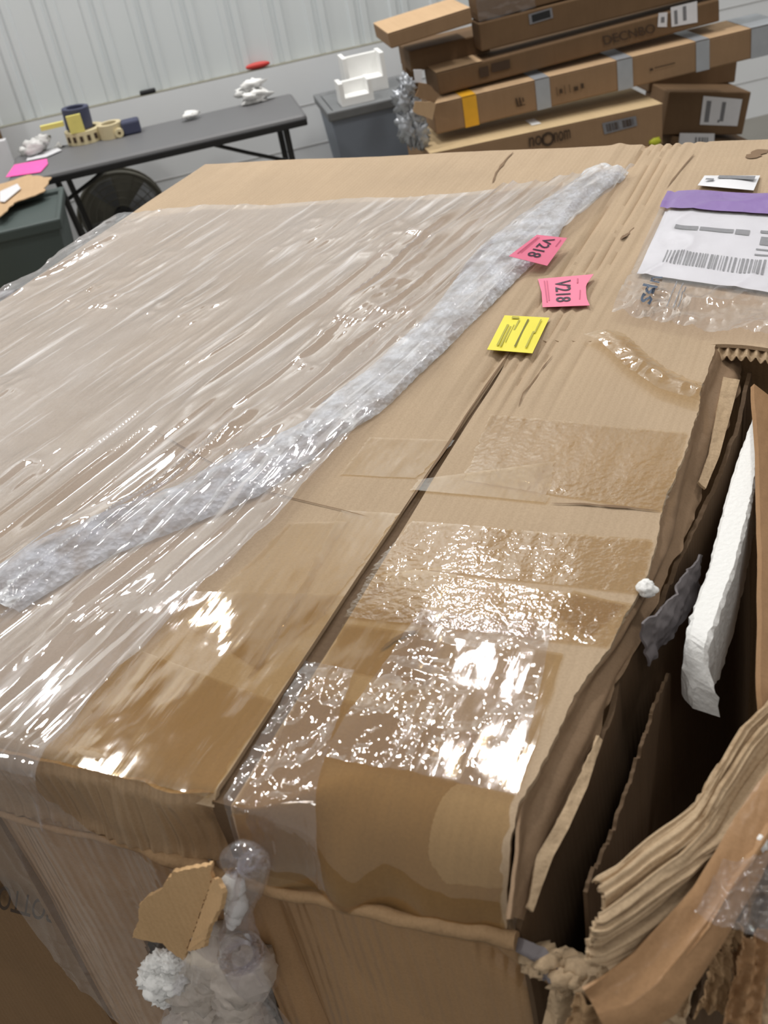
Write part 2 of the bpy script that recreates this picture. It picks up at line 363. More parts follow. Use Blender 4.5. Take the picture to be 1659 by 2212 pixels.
def rects_on(name, corners, rects, mat, parent, lift=.0006):
    pr = []
    for (x0, y0, x1, y1) in rects:
        pr.append((quadmap(corners, np.array([x0, x1, x1, x0]), np.array([y0, y0, y1, y1]), lift), [(0, 1, 2, 3)]))
    V, Fc = merge(pr); return mk(name, V, Fc, mat, parent, smooth=False)
def bars(seed, n=34, x0=0., x1=1., y0=0., y1=1.):
    rs = np.random.RandomState(seed); w = rs.rand(2 * n) + .35; e = np.r_[0, np.cumsum(w)]; e = x0 + (x1 - x0) * e / e[-1]
    return [(e[2 * i], y0, e[2 * i + 1], y1) for i in range(n)]
def blob(c, r, seed, amp=.3, nu=18, nv=12, sq=(1, 1, 1), fq=3.):
    u, v = np.meshgrid(np.linspace(0, 2 * math.pi, nu + 1), np.linspace(.001, math.pi - .001, nv), indexing='ij')
    d = np.stack([np.cos(u) * np.sin(v), np.sin(u) * np.sin(v), np.cos(v)], -1)
    nz = fbm(d[..., 0] * fq + 7.3 + seed * 3.1, d[..., 1] * fq + d[..., 2] * fq * 1.7 + 5, seed) 
    P = np.asarray(c) + d * (r * (1 + amp * (nz - .5) * 2))[..., None] * np.asarray(sq)
    P[-1] = P[0]
    return P.reshape(-1, 3), gridF(nu + 1, nv)
# ================================================================== SETTING
YW = 5.65
LZ = .81
fl = struct('floor', [(-7, -4, 0), (9, -4, 0), (9, YW + .2, 0), (-7, YW + .2, 0)], [(0, 1, 2, 3)], M['floor'], smooth=False)
# ribbed metal panelling above the ledge
xs = []; zs = []
x = -6.0
while x < 8:
    for dx, dy in ((0, 0), (.050, 0), (.060, -.014), (.085, -.014), (.095, 0), (.110, 0), (.120, -.014), (.145, -.014), (.155, 0)): xs.append(x + dx); zs.append(YW + .05 + dy)
    x += .208
Vw = []
for a, b in zip(xs, zs): Vw += [(a, b, LZ), (a, b, 6.0)]
struct('wall_back', Vw, [(2 * i, 2 * i + 2, 2 * i + 3, 2 * i + 1) for i in range(len(xs) - 1)], M['wallm'], smooth=False)
v, f = boxV((-6, YW, 0), (8, YW + .16, LZ)); v2, f2 = merge([(v, f)])
struct('wall_lower', v2, f2, M['wallb'], smooth=False)
v, f = boxV((-6, YW + .001, LZ - .002), (8, YW + .045, LZ + .004)); struct('trim_1', v, f, plain('dull_ledge_strip', (128, 126, 114), .8), smooth=False)
pr = []
for z in (.2, .4, .6): pr.append(boxV((-6, YW - .0015, z - .003), (8, YW + .01, z + .003)))
v, f = merge(pr); struct('trim_2', v, f, plain('mortar_line', (182, 182, 182), .8), smooth=False)
# objects on the ledge
def on_wall(u, v_, y): return Yp(u, v_, y)
a = Yp(303, 206, YW); b = Yp(337, 198, YW)
V, Fc = boxV((a[0], YW + .001, LZ + .0045), (b[0], YW + .03, LZ + .024)); tag(bevel(mk('marker_pen', V, Fc, M['black'], smooth=False), .006), 'short black bar lying on the wall ledge above the folding table', 'bar')
a = Yp(533, 153, YW); b = Yp(584, 141, YW)
n = 14; t = np.linspace(0, 1, n); pts = np.stack([a[0] + (b[0] - a[0]) * t, np.full(n, YW + .014), np.full(n, LZ + .021)], 1)
V, Fc = tube(pts, .005 + .011 * np.sin(np.pi * t) ** .6, 10); tag(mk('red_handle', V, Fc, M['red']), 'red plastic handle lying on the ledge at the foot of the ribbed wall', 'handle')
# ================================================================== THE BIG CARTON
car = thing('large_carton', tuple(L([[-.8, 1.2, -TOPZ]])[0]), YB, 'huge battered kraft carton filling the foreground, taped top, torn open along its right side', 'carton')
SEAM = -.447
BF = .432
def flap_edge(b):                                              # ragged right edge of the top flap
    pts = [(1100, 1990), (1110, 1880), (1120, 1740), (1165, 1660), (1240, 1500), (1275, 1450), (1310, 1400), (1365, 1300), (1400, 1230), (1420, 1180), (1435, 1100), (1462, 1010), (1490, 940), (1510, 870), (1520, 830), (1545, 745)]
    q = np.array([A(*p)[:2] for p in pts[2:]]); aa = np.r_[-.214, -.214, q[:, 0]]; bb = np.r_[.38, .44, q[:, 1]]; o = np.argsort(bb)
    return np.interp(b, bb[o], aa[o])
def H(a, b):                                                   # undulation of the top
    z = .0045 * (fbm(a * 5, b * 4, 3) - .5) + .0012 * (fbm(a * 30, b * 12, 5) - .5)
    g = sm(b, .95, 1.2)
    for a0, w, d in ((-.452, .005, .0065), (-.436, .0035, .004), (-.421, .004, .005), (-.405, .004, .0055), (-.388, .0035, .004), (-.366, .004, .003), (-.345, .0035, .0025)):
        k = a0 + .02 * (b - 1.3) + .004 * np.sin(b * 9)
        z = z - g * d * np.exp(-((a - k) / w) ** 2)
    z = z + .004 * g * np.exp(-((a + .49) / .012) ** 2)
    return z
BEND_L = .012
def bendrun(a): return .006 + .066 * sm(a, -.43, -.33)
def surf(a, q, off=0.):
    """unrolled top coordinates -> carton frame; q below the bend runs down the front"""
    a = np.asarray(a, float); q = np.asarray(q, float); run = bendrun(a); bs = BF + run
    arc = .6 * run + .085
    t = np.clip((bs - q) / arc, 0, 1)
    zz = H(a, q) * (1 - sm(t, 0, .4))
    b = np.where(q >= bs, q, bs - run * np.sin(t * np.pi / 2)); z = np.where(q >= bs, zz, zz - .088 * (1 - np.cos(t * np.pi / 2)))
    wob = (.004 * np.sin(a * 60 + 2 * np.sin(a * 17)) + .010 * (fbm(a * 26, t * 1.2, 77) - .5)) * sm(t, .25, 1)
    b = b + wob
    nz = np.cos(t * np.pi / 2); nb = -np.sin(t * np.pi / 2) * np.minimum(1, .3 + run / .03)
    return np.stack([a, b + nb * off, z + nz * off], -1)
# left top panel (under the film)
ga = np.r_[np.linspace(-1.43, -.8, 90), np.linspace(-.795, SEAM - .006, 90)]; gb = np.linspace(.438, 2.05, 330)
AA, BB = np.meshgrid(ga, gb, indexing='ij')
edge = SEAM - .004 * (1 - sm(BB, 1.12, 1.25)) - .006 * (1 - sm(BB, .6, 1.1))
AA = np.where(AA > -.6, -.6 + (AA + .6) * (edge + .6) / (SEAM - .006 + .6), AA)
ZZ = H(AA, BB) - .010 * np.exp(-((BB - .438) / .006) ** 2) + .003 * np.exp(-((BB - .45) / .012) ** 2) * np.sin(AA * 40)
P = np.stack([AA, BB, ZZ], -1); V, Fc = sheet(lw(P), .005, (0, 0, 1)); mk('top_panel', V, Fc, M['top'], car)
# right torn flap: near part with ragged edge + far part
u = np.linspace(0, 1, 90); qb = np.linspace(.345, 1.252, 300)
U, Q = np.meshgrid(u, qb, indexing='ij'); st = SEAM + .004 * (1 - sm(Q, 1.12, 1.25)) + .005 * (1 - sm(Q, .6, 1.1))
jag = .0016 * (vn(Q * 160, Q * 0, 5) - .5) + .005 * (vn(Q * 22, Q * 0, 6) - .5)
AE = flap_edge(Q) + jag * sm(U, .8, 1); AQ = st + (AE - st) * U
P1 = surf(AQ, Q)
P1[..., 2] += .004 * sm(Q, .6, .4) * sm(AQ, -.33, -.25)
u2 = np.linspace(SEAM, .05, 90); qb2 = np.linspace(1.2518, 2.05, 150)
A2, Q2 = np.meshgrid(u2, qb2, indexing='ij'); P2 = np.stack([A2, Q2, H(A2, Q2)], -1)
P2[..., 2] += .012 * sm(A2, -.2, -.12) * np.exp(-((Q2 - 1.25) / .05) ** 2) - .0 
P2[..., 1] += -.03 * sm(A2, -.19, -.11) * np.exp(-((Q2 - 1.252) / .03) ** 2)
v1, f1 = sheet(lw(P1), .005, (0, 0, 1)); v2, f2 = sheet(lw(P2), .005, (0, 0, 1)); V, Fc = merge([(v1, f1), (v2, f2)])
mk('torn_top_flap', V, Fc, M['top'], car)
# corrugated torn lip showing its flutes, over the opening
n = 200; al = np.linspace(-.192, .02, n); e = np.interp(al, u2, P2[:, 0, 1]); zt = np.interp(al, u2, P2[:, 0, 2])
ph = np.abs(((al / .012) % 1) * 2 - 1); ph = ph * ph * (3 - 2 * ph)
row = [np.stack([al, e + .012, zt - .004 - .007 * ph], 1), np.stack([al, e - .004 - .003 * ph, zt - .005 - .007 * ph], 1), np.stack([al, e - .009 - .004 * vn(al * 80, al * 0, 3), zt - .010 - .007 * ph], 1)]
V, Fc = sheet(lw(np.array(row)), .0012, (0, 0, 1)); mk('torn_flute_edge', V, Fc, M['torn'], car, label='exposed corrugated flutes')
# sunken strip in the seam
qb = np.linspace(.36, 1.25, 160); wv = .012 * (1 - .55 * sm(qb, .5, 1.15))
P = []
for s in np.linspace(-1, 1, 7):
    q = surf(SEAM + s * wv, qb); q[:, 2] -= .0045 + .0015 * vn(qb * 60, qb * 0 + s, 2); q[:, 1] += .003 * sm(qb, .45, .43); P.append(q)
V, Fc = sheet(lw(np.array(P)), .002, (0, 0, 1)); mk('seam_strip', V, Fc, M['innerd'], car, label='dark strip of board sunk in the open seam')
# lid skirt on the left front
al = np.linspace(-1.43, SEAM - .012, 420); zl = np.linspace(0, 1, 22)
AL, ZL = np.meshgrid(al, zl, indexing='ij'); zz = -.001 - ZL * (.082 + .004 * np.sin(AL * 25))
bb = BF + .002 + .0014 * np.sin(AL * 2 * np.pi / .0135 + 2 * vn(AL * 25, ZL * 2, 8)) * sm(ZL, .08, .3) + .010 * (vn(AL * 18, ZL * 1.3, 4) - .5) + .005 * (vn(AL * 55, ZL * 1.0, 14) - .5) + .006 * np.exp(-(ZL / .08) ** 2) - .003 * np.exp(-((ZL - 1) / .1) ** 2)
bb += .02 * sm(AL, -.50, -.459) * (1 - np.abs(ZL - .5))
P = np.stack([AL, bb, zz + .002 * (vn(AL * 30, ZL * 0, 2) - .5)], -1); V, Fc = sheet(lw(P), .005, L([[0, 0, 0]])[0] - L([[0, 1, 0]])[0]); mk('lid_skirt', V, Fc, M['skirt'], car)
# rolled paper lip under the skirt and flap
al = np.linspace(-.80, -.205, 260)
zc = -.088 - .004 * np.sin(al * 25) + .018 * sm(al, -.33, -.21)
pts = np.stack([al, BF - .002 + .003 * (vn(al * 40, al * 0, 3) - .5), zc + .003 * (vn(al * 70, al * 0, 9) - .5)], 1)
rr = .0045 + .003 * vn(al * 45, al * 0, 7)
rr = rr * (.55 + .6 * sm(al, -.62, -.5)); V, Fc = tube(L(pts), rr, 8); mk('torn_paper_lip', V, Fc, M['lip'], car)
# front face under the lid, with a burst hole
hole = [tuple(B(u_, v_, .445)[[0, 2]]) for u_, v_ in ((296, 2035), (350, 2035), (400, 2060), (500, 2030), (560, 2080), (585, 2150), (620, 2260), (420, 2300), (330, 2150))]
al = np.linspace(-.757, -.162, 260); zl = np.linspace(-.055, -.62, 240)
AL, ZL = np.meshgrid(al, zl, indexing='ij')
bb = .448 + .022 * (fbm(AL * 13, ZL * 1.8, 21) - .5) + .010 * (ridge(AL * 20, ZL * 2.0, 12) - .5) + .014 * np.exp(-((AL + .452 + .04 * (ZL + .1)) / .013) ** 2)
bb += .012 * np.exp(-((AL + .245 + .10 * (ZL + .1)) / .010) ** 2) * sm(ZL, -.1, -.16)
edge = -.206 + .16 * sm(ZL, -.10, -.22)                         # right border runs outwards lower down
AE = AL + (edge + .162) * sm(AL, -.3, -.162)
mask = ~poly_in(AE, ZL, hole)
P = np.stack([AE, bb, ZL], -1); nrmF = L([[0, 0, 0]])[0] - L([[0, 1, 0]])[0]
V, Fc = sheet(lw(P), .005, nrmF, mask); mk('front_panel', V, Fc, M['front'], car)
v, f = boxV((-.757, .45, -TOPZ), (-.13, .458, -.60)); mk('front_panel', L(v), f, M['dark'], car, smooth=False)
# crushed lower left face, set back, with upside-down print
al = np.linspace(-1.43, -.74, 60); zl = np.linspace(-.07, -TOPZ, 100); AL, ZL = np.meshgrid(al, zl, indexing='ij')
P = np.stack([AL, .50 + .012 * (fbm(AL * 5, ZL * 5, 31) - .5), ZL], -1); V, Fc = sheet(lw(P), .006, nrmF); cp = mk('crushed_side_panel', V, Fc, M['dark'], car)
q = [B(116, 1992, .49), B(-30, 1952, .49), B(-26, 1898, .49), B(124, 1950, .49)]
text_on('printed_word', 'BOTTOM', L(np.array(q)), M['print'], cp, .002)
for nm, lo, hi in (('left_panel', (-1.436, .50, -TOPZ), (-1.43, 2.05, -.004)), ('back_panel', (-1.43, 2.044, -TOPZ), (.05, 2.05, -.004)), ('return_panel', (-.76, .447, -TOPZ), (-.754, .506, -.09)), ('carton_floor', (-1.43, .5, -TOPZ), (-.08, 2.05, -TOPZ + .008)), ('hole_backing_panel', (-.75, .50, -.56), (-.20, .506, -.05))):  # panel behind the burst hole is added so the hole shows dark
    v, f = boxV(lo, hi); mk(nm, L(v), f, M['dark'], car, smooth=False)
# ---- right side: folded edge, inner walls, outer wall
def Lz(pts): return np.array([A(u_, v_, z) for u_, v_, z in pts])
n = 240
edge_px = [(1545, 745), (1520, 830), (1510, 870), (1490, 940), (1435, 1100), (1420, 1180), (1400, 1230), (1365, 1300), (1310, 1400), (1275, 1450), (1240, 1500), (1165, 1660), (1124, 1740), (1110, 1880), (1098, 1985)]
e0 = Lz([(u_ - 2, v_, -.004) for u_, v_ in edge_px])
e1 = Lz([(1600, 775, -.03), (1602, 830, -.035), (1580, 900, -.04), (1555, 960, -.04), (1520, 1030, -.045), (1490, 1130, -.045), (1455, 1200, -.04), (1415, 1300, -.03), (1365, 1400, -.03), (1335, 1450, -.03), (1305, 1560, -.03), (1250, 1700, -.035), (1205, 1800, -.04), (1160, 1900, -.05), (1125, 1985, -.06)])
em = (e0 + e1) / 2; em[:, 2] += .002
P = loft([e0, em, e1], n, 24, lambda a_, b_: .004 * (fbm(a_ * 2.5, b_ * 26, 5) - .5) + .003 * np.sin(a_ * 9 + 2 * np.sin(b_ * 9)), sk=3)
P[-1, :, 0] += .007 * (vn(np.linspace(0, 34, n), 0 * np.zeros(n), 4) - .4); P[-2, :, 0] += .004 * (vn(np.linspace(0, 60, n), np.zeros(n), 4) - .4)
V, Fc = sheet(lw(P), .003, (0, 0, 1)); mk('folded_edge_strip', V, Fc, M['inner'], car, label='torn inner liner folded down beside the top flap')
# light liner ridge strip
r0 = Lz([(1560, 820, -.02), (1540, 920, -.022), (1528, 985, -.024), (1505, 1045, -.026)]); r1 = Lz([(1596, 826, -.026), (1574, 905, -.028), (1550, 990, -.03), (1520, 1060, -.032)])
V, Fc = sheet(lw(loft([r0, r1], 60, 8, lambda a_, b_: .002 * fbm(a_ * 2, b_ * 12, 9) + .003)), .003, (0, 0, 1)); mk('liner_scrap', V, Fc, M['torn'], car)
r0 = Lz([(1292, 1590, -.010), (1245, 1690, -.012), (1200, 1780, -.012), (1158, 1850, -.02), (1140, 1960, -.03)]); r1 = Lz([(1300, 1600, -.014), (1268, 1700, -.016), (1228, 1790, -.016), (1195, 1850, -.022), (1150, 1970, -.034)])
V, Fc = sheet(lw(loft([r0, r1], 80, 6, lambda a_, b_: .002 * fbm(a_ * 2, b_ * 12, 9))), .003, (0, 0, 1)); mk('liner_scrap', V, Fc, M['torn'], car)
def wallsheet(name, top, depth, mat, th=.005, jagA=.006, lean=0., n=200, seed=1, wav=.004, label=None):
    T = smooth1(resample(top, n), 3); T[:, 2] += jagA * (vn(np.linspace(0, n / 5., n), np.zeros(n), seed) - .6) + jagA * .5 * (vn(np.linspace(0, n / 1.7, n), np.zeros(n), seed + 3) - .5)
    P = []
    for k, s in enumerate(np.linspace(0, 1, 26)):
        q = T.copy(); q[:, 2] -= s * depth; q[:, 0] += lean * s + wav * (fbm(np.linspace(0, 9, n), np.full(n, s * 3.), seed + 5) - .5) * 2; P.append(q)
    V, Fc = sheet(lw(np.array(P)), th, L([[1, 0, 0]])[0] - L([[0, 0, 0]])[0]); return mk(name, V, Fc, mat, car, label=label)
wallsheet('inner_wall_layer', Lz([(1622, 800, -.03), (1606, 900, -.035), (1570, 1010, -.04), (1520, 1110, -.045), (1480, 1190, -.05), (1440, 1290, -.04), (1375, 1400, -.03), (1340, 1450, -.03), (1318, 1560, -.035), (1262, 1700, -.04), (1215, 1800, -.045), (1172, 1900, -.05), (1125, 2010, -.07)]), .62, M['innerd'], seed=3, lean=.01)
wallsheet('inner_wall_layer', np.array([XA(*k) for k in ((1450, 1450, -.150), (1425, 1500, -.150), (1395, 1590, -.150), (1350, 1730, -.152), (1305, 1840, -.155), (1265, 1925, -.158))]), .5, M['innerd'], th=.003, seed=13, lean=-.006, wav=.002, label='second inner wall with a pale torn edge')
wallsheet('divider_flap', np.array([XA(*k) for k in ((1515, 1195, -.150), (1500, 1215, -.150), (1440, 1300, -.158), (1395, 1345, -.163))]), .05, M['greyf'], th=.002, seed=23, wav=.006, n=60, label='grey sheet hanging inside')
oa = Lz([(1628, 830, -.01), (1640, 1000, -.006), (1646, 1250, -.006), (1644, 1480, -.006), (1650, 1580, -.02), (1665, 1640, -.06)])
oa = smooth1(resample(oa, 160), 4)
P = loft([oa, oa + [.06, 0, -.05], oa + [.10, 0, -.2], oa + [.10, 0, -1.12]], 160, 40, lambda a_, b_: .003 * (fbm(a_ * 3, b_ * 12, 44) - .5), sk=1)
V, Fc = sheet(lw(P), .006, (0, 0, 1)); mk('outer_side_panel', V, Fc, M['tornb'], car)
v, f = boxV((-.16, 1.26, -1.2), (.05, 1.266, -.02)); mk('cross_divider', L(v), f, M['dark'], car, smooth=False)
# ---- big peeled flap of ribbed board at the lower right
R0 = Lz([(1700, 1475, .0), (1659, 1530, .0), (1600, 1590, .0), (1560, 1655, .0), (1500, 1740, .0), (1448, 1778, .002), (1400, 1812, .004), (1330, 1872, .006), (1290, 1897, .006), (1250, 1920, .006)])
R1 = Lz([(1712, 1540, -.002), (1668, 1600, -.002), (1622, 1665, -.002), (1585, 1720, -.002), (1530, 1800, -.002), (1475, 1858, .0), (1420, 1895, .002), (1350, 1950, .004), (1300, 1985, .004), (1232, 1990, .004)])
R2 = Lz([(1720, 1600, -.02), (1680, 1670, -.02), (1640, 1720, -.022), (1600, 1780, -.022), (1545, 1860, -.025), (1490, 1915, -.02), (1430, 1965, -.018), (1360, 2015, -.014), (1300, 2050, -.012), (1238, 2055, -.01)])
R3 = Lz([(1730, 1660, -.05), (1700, 1720, -.05), (1660, 1780, -.05), (1620, 1840, -.05), (1560, 1920, -.05), (1500, 1985, -.05), (1440, 2030, -.045), (1370, 2075, -.04), (1320, 2105, -.036), (1268, 2130, -.03)])
def ribs(a_, b_):
    k1 = a_ * 5.2 + .5 * (vn(a_ * 3, b_ * 0, 2) - .5) + .18 * np.sin(b_ * 5); k1 = k1 % 1; s1 = np.minimum(k1 / .28, (1 - k1) / .72)
    k2 = (a_ * 11 + .8 * vn(a_ * 5, b_ * 2, 3)) % 1; s2 = np.minimum(k2 / .35, (1 - k2) / .65)
    g = sm(b_, .42, .6)
    s1 = s1 ** .7
    return .016 * s1 * (1 - .8 * g) - .016 * g * np.exp(-((a_ - .66 - .1 * (b_ - .8)) / .035) ** 2) - .010 * g * np.exp(-((a_ - .26) / .03) ** 2) + .0030 * s2 * (.25 + .75 * g) * (.4 + vn(a_ * 9, b_ * 3, 5)) + .006 * (fbm(a_ * 5, b_ * 4, 4) - .5) + np.sin(a_ * 150) * .0004
P = loft([R0, R1, R2, R3], 260, 150, ribs, sk=2)
mI, mJ = np.meshgrid(np.linspace(0, 1, 150), np.linspace(0, 1, 260), indexing='ij')
jag = .93 + .07 * vn(mI * 9, mI * 0, 8) - .03 * vn(mI * 34, mI * 0, 9)
V, Fc = sheet(lw(P), .004, (0, 0, 1), mJ < jag); mk('peeled_ribbed_flap', V, Fc, M['torn'], car, label='peeled back layer showing long corrugated ridges')
# smooth brown band over it
q0 = Lz([(1740, 1560, .006), (1690, 1640, .006), (1640, 1690, .006), (1590, 1765, .004), (1540, 1850, .0), (1500, 1915, -.006), (1440, 1985, -.012), (1370, 2060, -.02), (1300, 2115, -.024), (1262, 2140, -.026)])
q1 = Lz([(1760, 1650, .004), (1720, 1720, .004), (1668, 1790, .003), (1630, 1850, .001), (1580, 1920, -.004), (1535, 1985, -.01), (1480, 2055, -.018), (1420, 2125, -.026), (1360, 2170, -.032), (1290, 2190, -.038)])
q2 = Lz([(1780, 1740, -.02), (1740, 1800, -.02), (1662, 1840, -.022), (1640, 1890, -.022), (1600, 1960, -.026), (1560, 2030, -.03), (1510, 2110, -.04), (1460, 2190, -.05), (1400, 2230, -.055), (1330, 2250, -.06)])
P = loft([q0, q1, q2], 200, 50, lambda a_, b_: .004 * (fbm(a_ * 3, b_ * 7, 14) - .5) + .003 * np.sin(a_ * 7 + b_ * 3), sk=3)
V, Fc = sheet(lw(P), .003, (0, 0, 1)); mk('peeled_smooth_band', V, Fc, M['tornb'], car, label='smooth brown outer face of the peeled corner')
# ragged strips below, at the broken corner
def strip(px0, px1, mat, seed, zz=-.12, z2=None, name='torn_paper_strip', n=60, m=14, amp=.006, wig=7):
    z2 = zz if z2 is None else z2
    a0 = np.array([A(u_, v_, zz + (z2 - zz) * i / max(1, len(px0) - 1)) for i, (u_, v_) in enumerate(px0)]); a1 = np.array([A(u_, v_, zz + (z2 - zz) * i / max(1, len(px1) - 1)) for i, (u_, v_) in enumerate(px1)])
    P = loft([a0, a1], n, m, lambda a_, b_: amp * (fbm(a_ * 3 + seed, b_ * wig, seed) - .5) * 2 + amp * .6 * np.sin(a_ * 12 + seed), sk=1)
    I, J = np.meshgrid(np.linspace(0, 1, m), np.linspace(0, 1, n), indexing='ij')
    msk = (J < .93 + .07 * vn(I * 7, I * 0, seed)) & (J > .06 * vn(I * 6, I * 0, seed + 2))
    V, Fc = sheet(lw(P), .0015, (0, 0, 1), msk); return mk(name, V, Fc, mat, car)
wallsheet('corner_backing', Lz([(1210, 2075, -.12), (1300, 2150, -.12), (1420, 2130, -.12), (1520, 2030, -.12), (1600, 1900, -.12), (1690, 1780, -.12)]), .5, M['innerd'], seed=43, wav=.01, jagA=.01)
strip([(1420, 2120), (1400, 2170), (1380, 2260)], [(1470, 2080), (1450, 2160), (1440, 2260)], M['torn'], 3, -.10, -.16)
strip([(1500, 2040), (1480, 2120), (1460, 2200)], [(1540, 2050), (1520, 2110), (1500, 2200)], M['innerd'], 5, -.10, -.18)
strip([(1560, 2040), (1590, 2110), (1570, 2190)], [(1640, 2020), (1625, 2110), (1610, 2200)], M['tornb'], 8, -.09, -.17)
strip([(1625, 2020), (1600, 2130), (1585, 2240)], [(1700, 2010), (1680, 2120), (1670, 2240)], M['torn'], 11, -.085, -.15)
strip([(1300, 2150), (1290, 2200), (1280, 2260)], [(1370, 2170), (1360, 2220), (1350, 2260)], M['torn'], 12, -.09, -.16)
strip([(1190, 2120), (1180, 2180), (1160, 2260)], [(1290, 2150), (1270, 2200), (1260, 2260)], M['torn'], 17, -.085, -.16)
strip([(1360, 2190), (1350, 2215), (1350, 2280)], [(1420, 2185), (1420, 2220), (1410, 2280)], M['tornb'], 19, -.08, -.12)
strip([(1628, 1915), (1600, 1990), (1580, 2060)], [(1690, 1900), (1680, 1990), (1670, 2060)], M['innerd'], 31, -.07, -.1)
for sp in (([(1470, 2075), (1440, 2140), (1405, 2260)], [(1520, 2040), (1500, 2120), (1460, 2260)], 'torn', 51, -.062), ([(1540, 2060), (1530, 2120), (1500, 2190)], [(1580, 2040), (1575, 2110), (1560, 2200)], 'lip', 52, -.066), ([(1605, 2030), (1590, 2110), (1560, 2230)], [(1668, 1990), (1655, 2100), (1640, 2230)], 'tornb', 53, -.06), ([(1240, 2150), (1235, 2190), (1200, 2260)], [(1330, 2190), (1320, 2215), (1300, 2260)], 'lip', 54, -.066), ([(1560, 2005), (1530, 2050), (1500, 2080)], [(1600, 1990), (1590, 2040), (1560, 2080)], 'lip', 55, -.05), ([(1330, 2195), (1340, 2215), (1340, 2260)], [(1480, 2195), (1480, 2215), (1480, 2260)], 'torn', 56, -.07)):
    strip(sp[0], sp[1], M[sp[2]], sp[3], sp[4], sp[4] - .05, amp=.007, wig=9)
pr = []
for i in range(26):
    t = i / 25.; u_ = 1165 + 150 * t + 14 * RS.randn(); v_ = 2050 + 75 * t + 40 * RS.rand()
    pr.append(blob(L([A(u_, v_, -.075 - .02 * RS.rand())])[0], .006 + .005 * RS.rand(), i, .7, 14, 9, (1.5, 1, .8)))
V, Fc = merge(pr); mk('shredded_paper_fibre', V, Fc, M['torn'], car)
g0 = Lz([(1108, 2016, -.075), (1140, 2030, -.072), (1180, 2045, -.07), (1216, 2095, -.075), (1222, 2118, -.08)]); g1 = Lz([(1112, 2035, -.085), (1150, 2065, -.085), (1170, 2085, -.085), (1190, 2110, -.09), (1195, 2125, -.09)])
V, Fc = sheet(lw(loft([g0, g1], 50, 14, lambda a_, b_: .008 * np.sin(a_ * 3.1) + .004 * fbm(a_ * 2, b_ * 5, 3))), .002, (0, 0, 1)); mk('grey_liner_scrap', V, Fc, M['greyf'], car, label='grey foam liner curling out of the corner')
# ---- the peeled tab hanging on the front, and its fold
tabL = np.array([B(*p, .396) for p in ((455, 1868), (372, 1886), (345, 1925), (318, 1938), (300, 1955), (298, 1990), (285, 2026), (325, 2034), (350, 2038), (372, 2058), (397, 2076), (408, 2040), (458, 1900))])
V, Fc = plate(L(tabL), .004, .0006, .0035, 5); mk('hanging_torn_tab', V, Fc, M['tab'], car, smooth=False, label='torn tab of board hanging from the seam')
tabR = np.array([[*B(*p, .396 - k)] for p, k in (((459, 1898), 0), ((409, 2041), 0), ((404, 2056), .002), ((440, 2046), .010), ((452, 2000), .012), ((474, 1965), .013), ((482, 1930), .011), ((468, 1900), .006))])
V, Fc = plate(L(tabR), .004, .0005, .0035, 6); mk('hanging_torn_tab', V, Fc, M['tab'], car, smooth=False)
# ---- packing tape strips on the top (a, q corners from the plan of the lid)
def tq(px): return A(*px)[:2]
def tape(corners, mat='tape', nu=60, nv=60, off=.0012, jag=.002, seed=1, name='packing_tape', direct=False, label=None):
    c = np.array([k if direct else tq(k) for k in corners], float); s, t = np.meshgrid(np.linspace(0, 1, nu), np.linspace(0, 1, nv), indexing='ij')
    P = ((c[0] * (1 - s[..., None]) + c[1] * s[..., None]) * (1 - t[..., None]) + (c[3] * (1 - s[..., None]) + c[2] * s[..., None]) * t[..., None])
    P[0] += jag * (vn(np.linspace(0, 25, nv), np.zeros(nv), seed)[:, None] - .5) * 2; P[-1] += jag * (vn(np.linspace(0, 25, nv), np.zeros(nv), seed + 1)[:, None] - .5) * 2
    W = (.0010 if mat == 'tapeb' else .0005) * fbm(P[..., 0] * 60, P[..., 1] * 25, seed)
    Q = surf(P[..., 0], P[..., 1], 0); Q1 = surf(P[..., 0], P[..., 1], 1.); Q = Q + (Q1 - Q) * (off + W)[..., None]
    V, Fc = sheet(lw(Q), 0); return mk(name, V, Fc, M[mat], car, label=label)
tape([(1060, 897), (1488, 938), (1432, 1107), (1000, 1040)], 'tapeb', seed=2)
tape([(800, 948), (985, 953), (900, 1036), (735, 1028)], 'tape', seed=4)
tape([(905, 1040), (1200, 1000), (1180, 1088), (890, 1062)], 'tape', seed=5, off=.002)
tape([(890, 1128), (1412, 1168), (1380, 1282), (812, 1222)], 'tapeb', seed=6, off=.0012)
tape([(815, 1220), (1370, 1305), (1315, 1398), (745, 1335)], 'tapeb', seed=7, off=.0016)
tape([(740, 1105), (862, 1112), (700, 1330), (540, 1465)], 'tape', seed=8, label='brown tape patch')
tape([(625, 1130), (750, 1130), (560, 1450), (400, 1350)], 'tape', seed=9)
tape([(-.70, .66), (-.456, .70), (-.459, .437), (-.70, .437)], 'tape', seed=10, direct=True, jag=.001)
tape([(-.62, .58), (-.458, .55), (-.460, .437), (-.62, .437)], 'tape', seed=11, direct=True, off=.002)
tape([(-.438, .735), (-.36, .765), (-.33, .60), (-.436, .60)], 'tape', seed=12, direct=True)
tape([(-.438, .66), (-.225, .665), (-.216, .385), (-.436, .36)], 'tape', seed=13, direct=True, off=.0016)
tape([(-.437, .57), (-.222, .555), (-.216, .37), (-.436, .352)], 'tape', seed=14, direct=True, off=.0024, label='darker band of tape over the front bend')
tape([(-.25, .715), (-.21, .69), (-.19, .74), (-.24, .75)], 'tape', seed=15, direct=True)
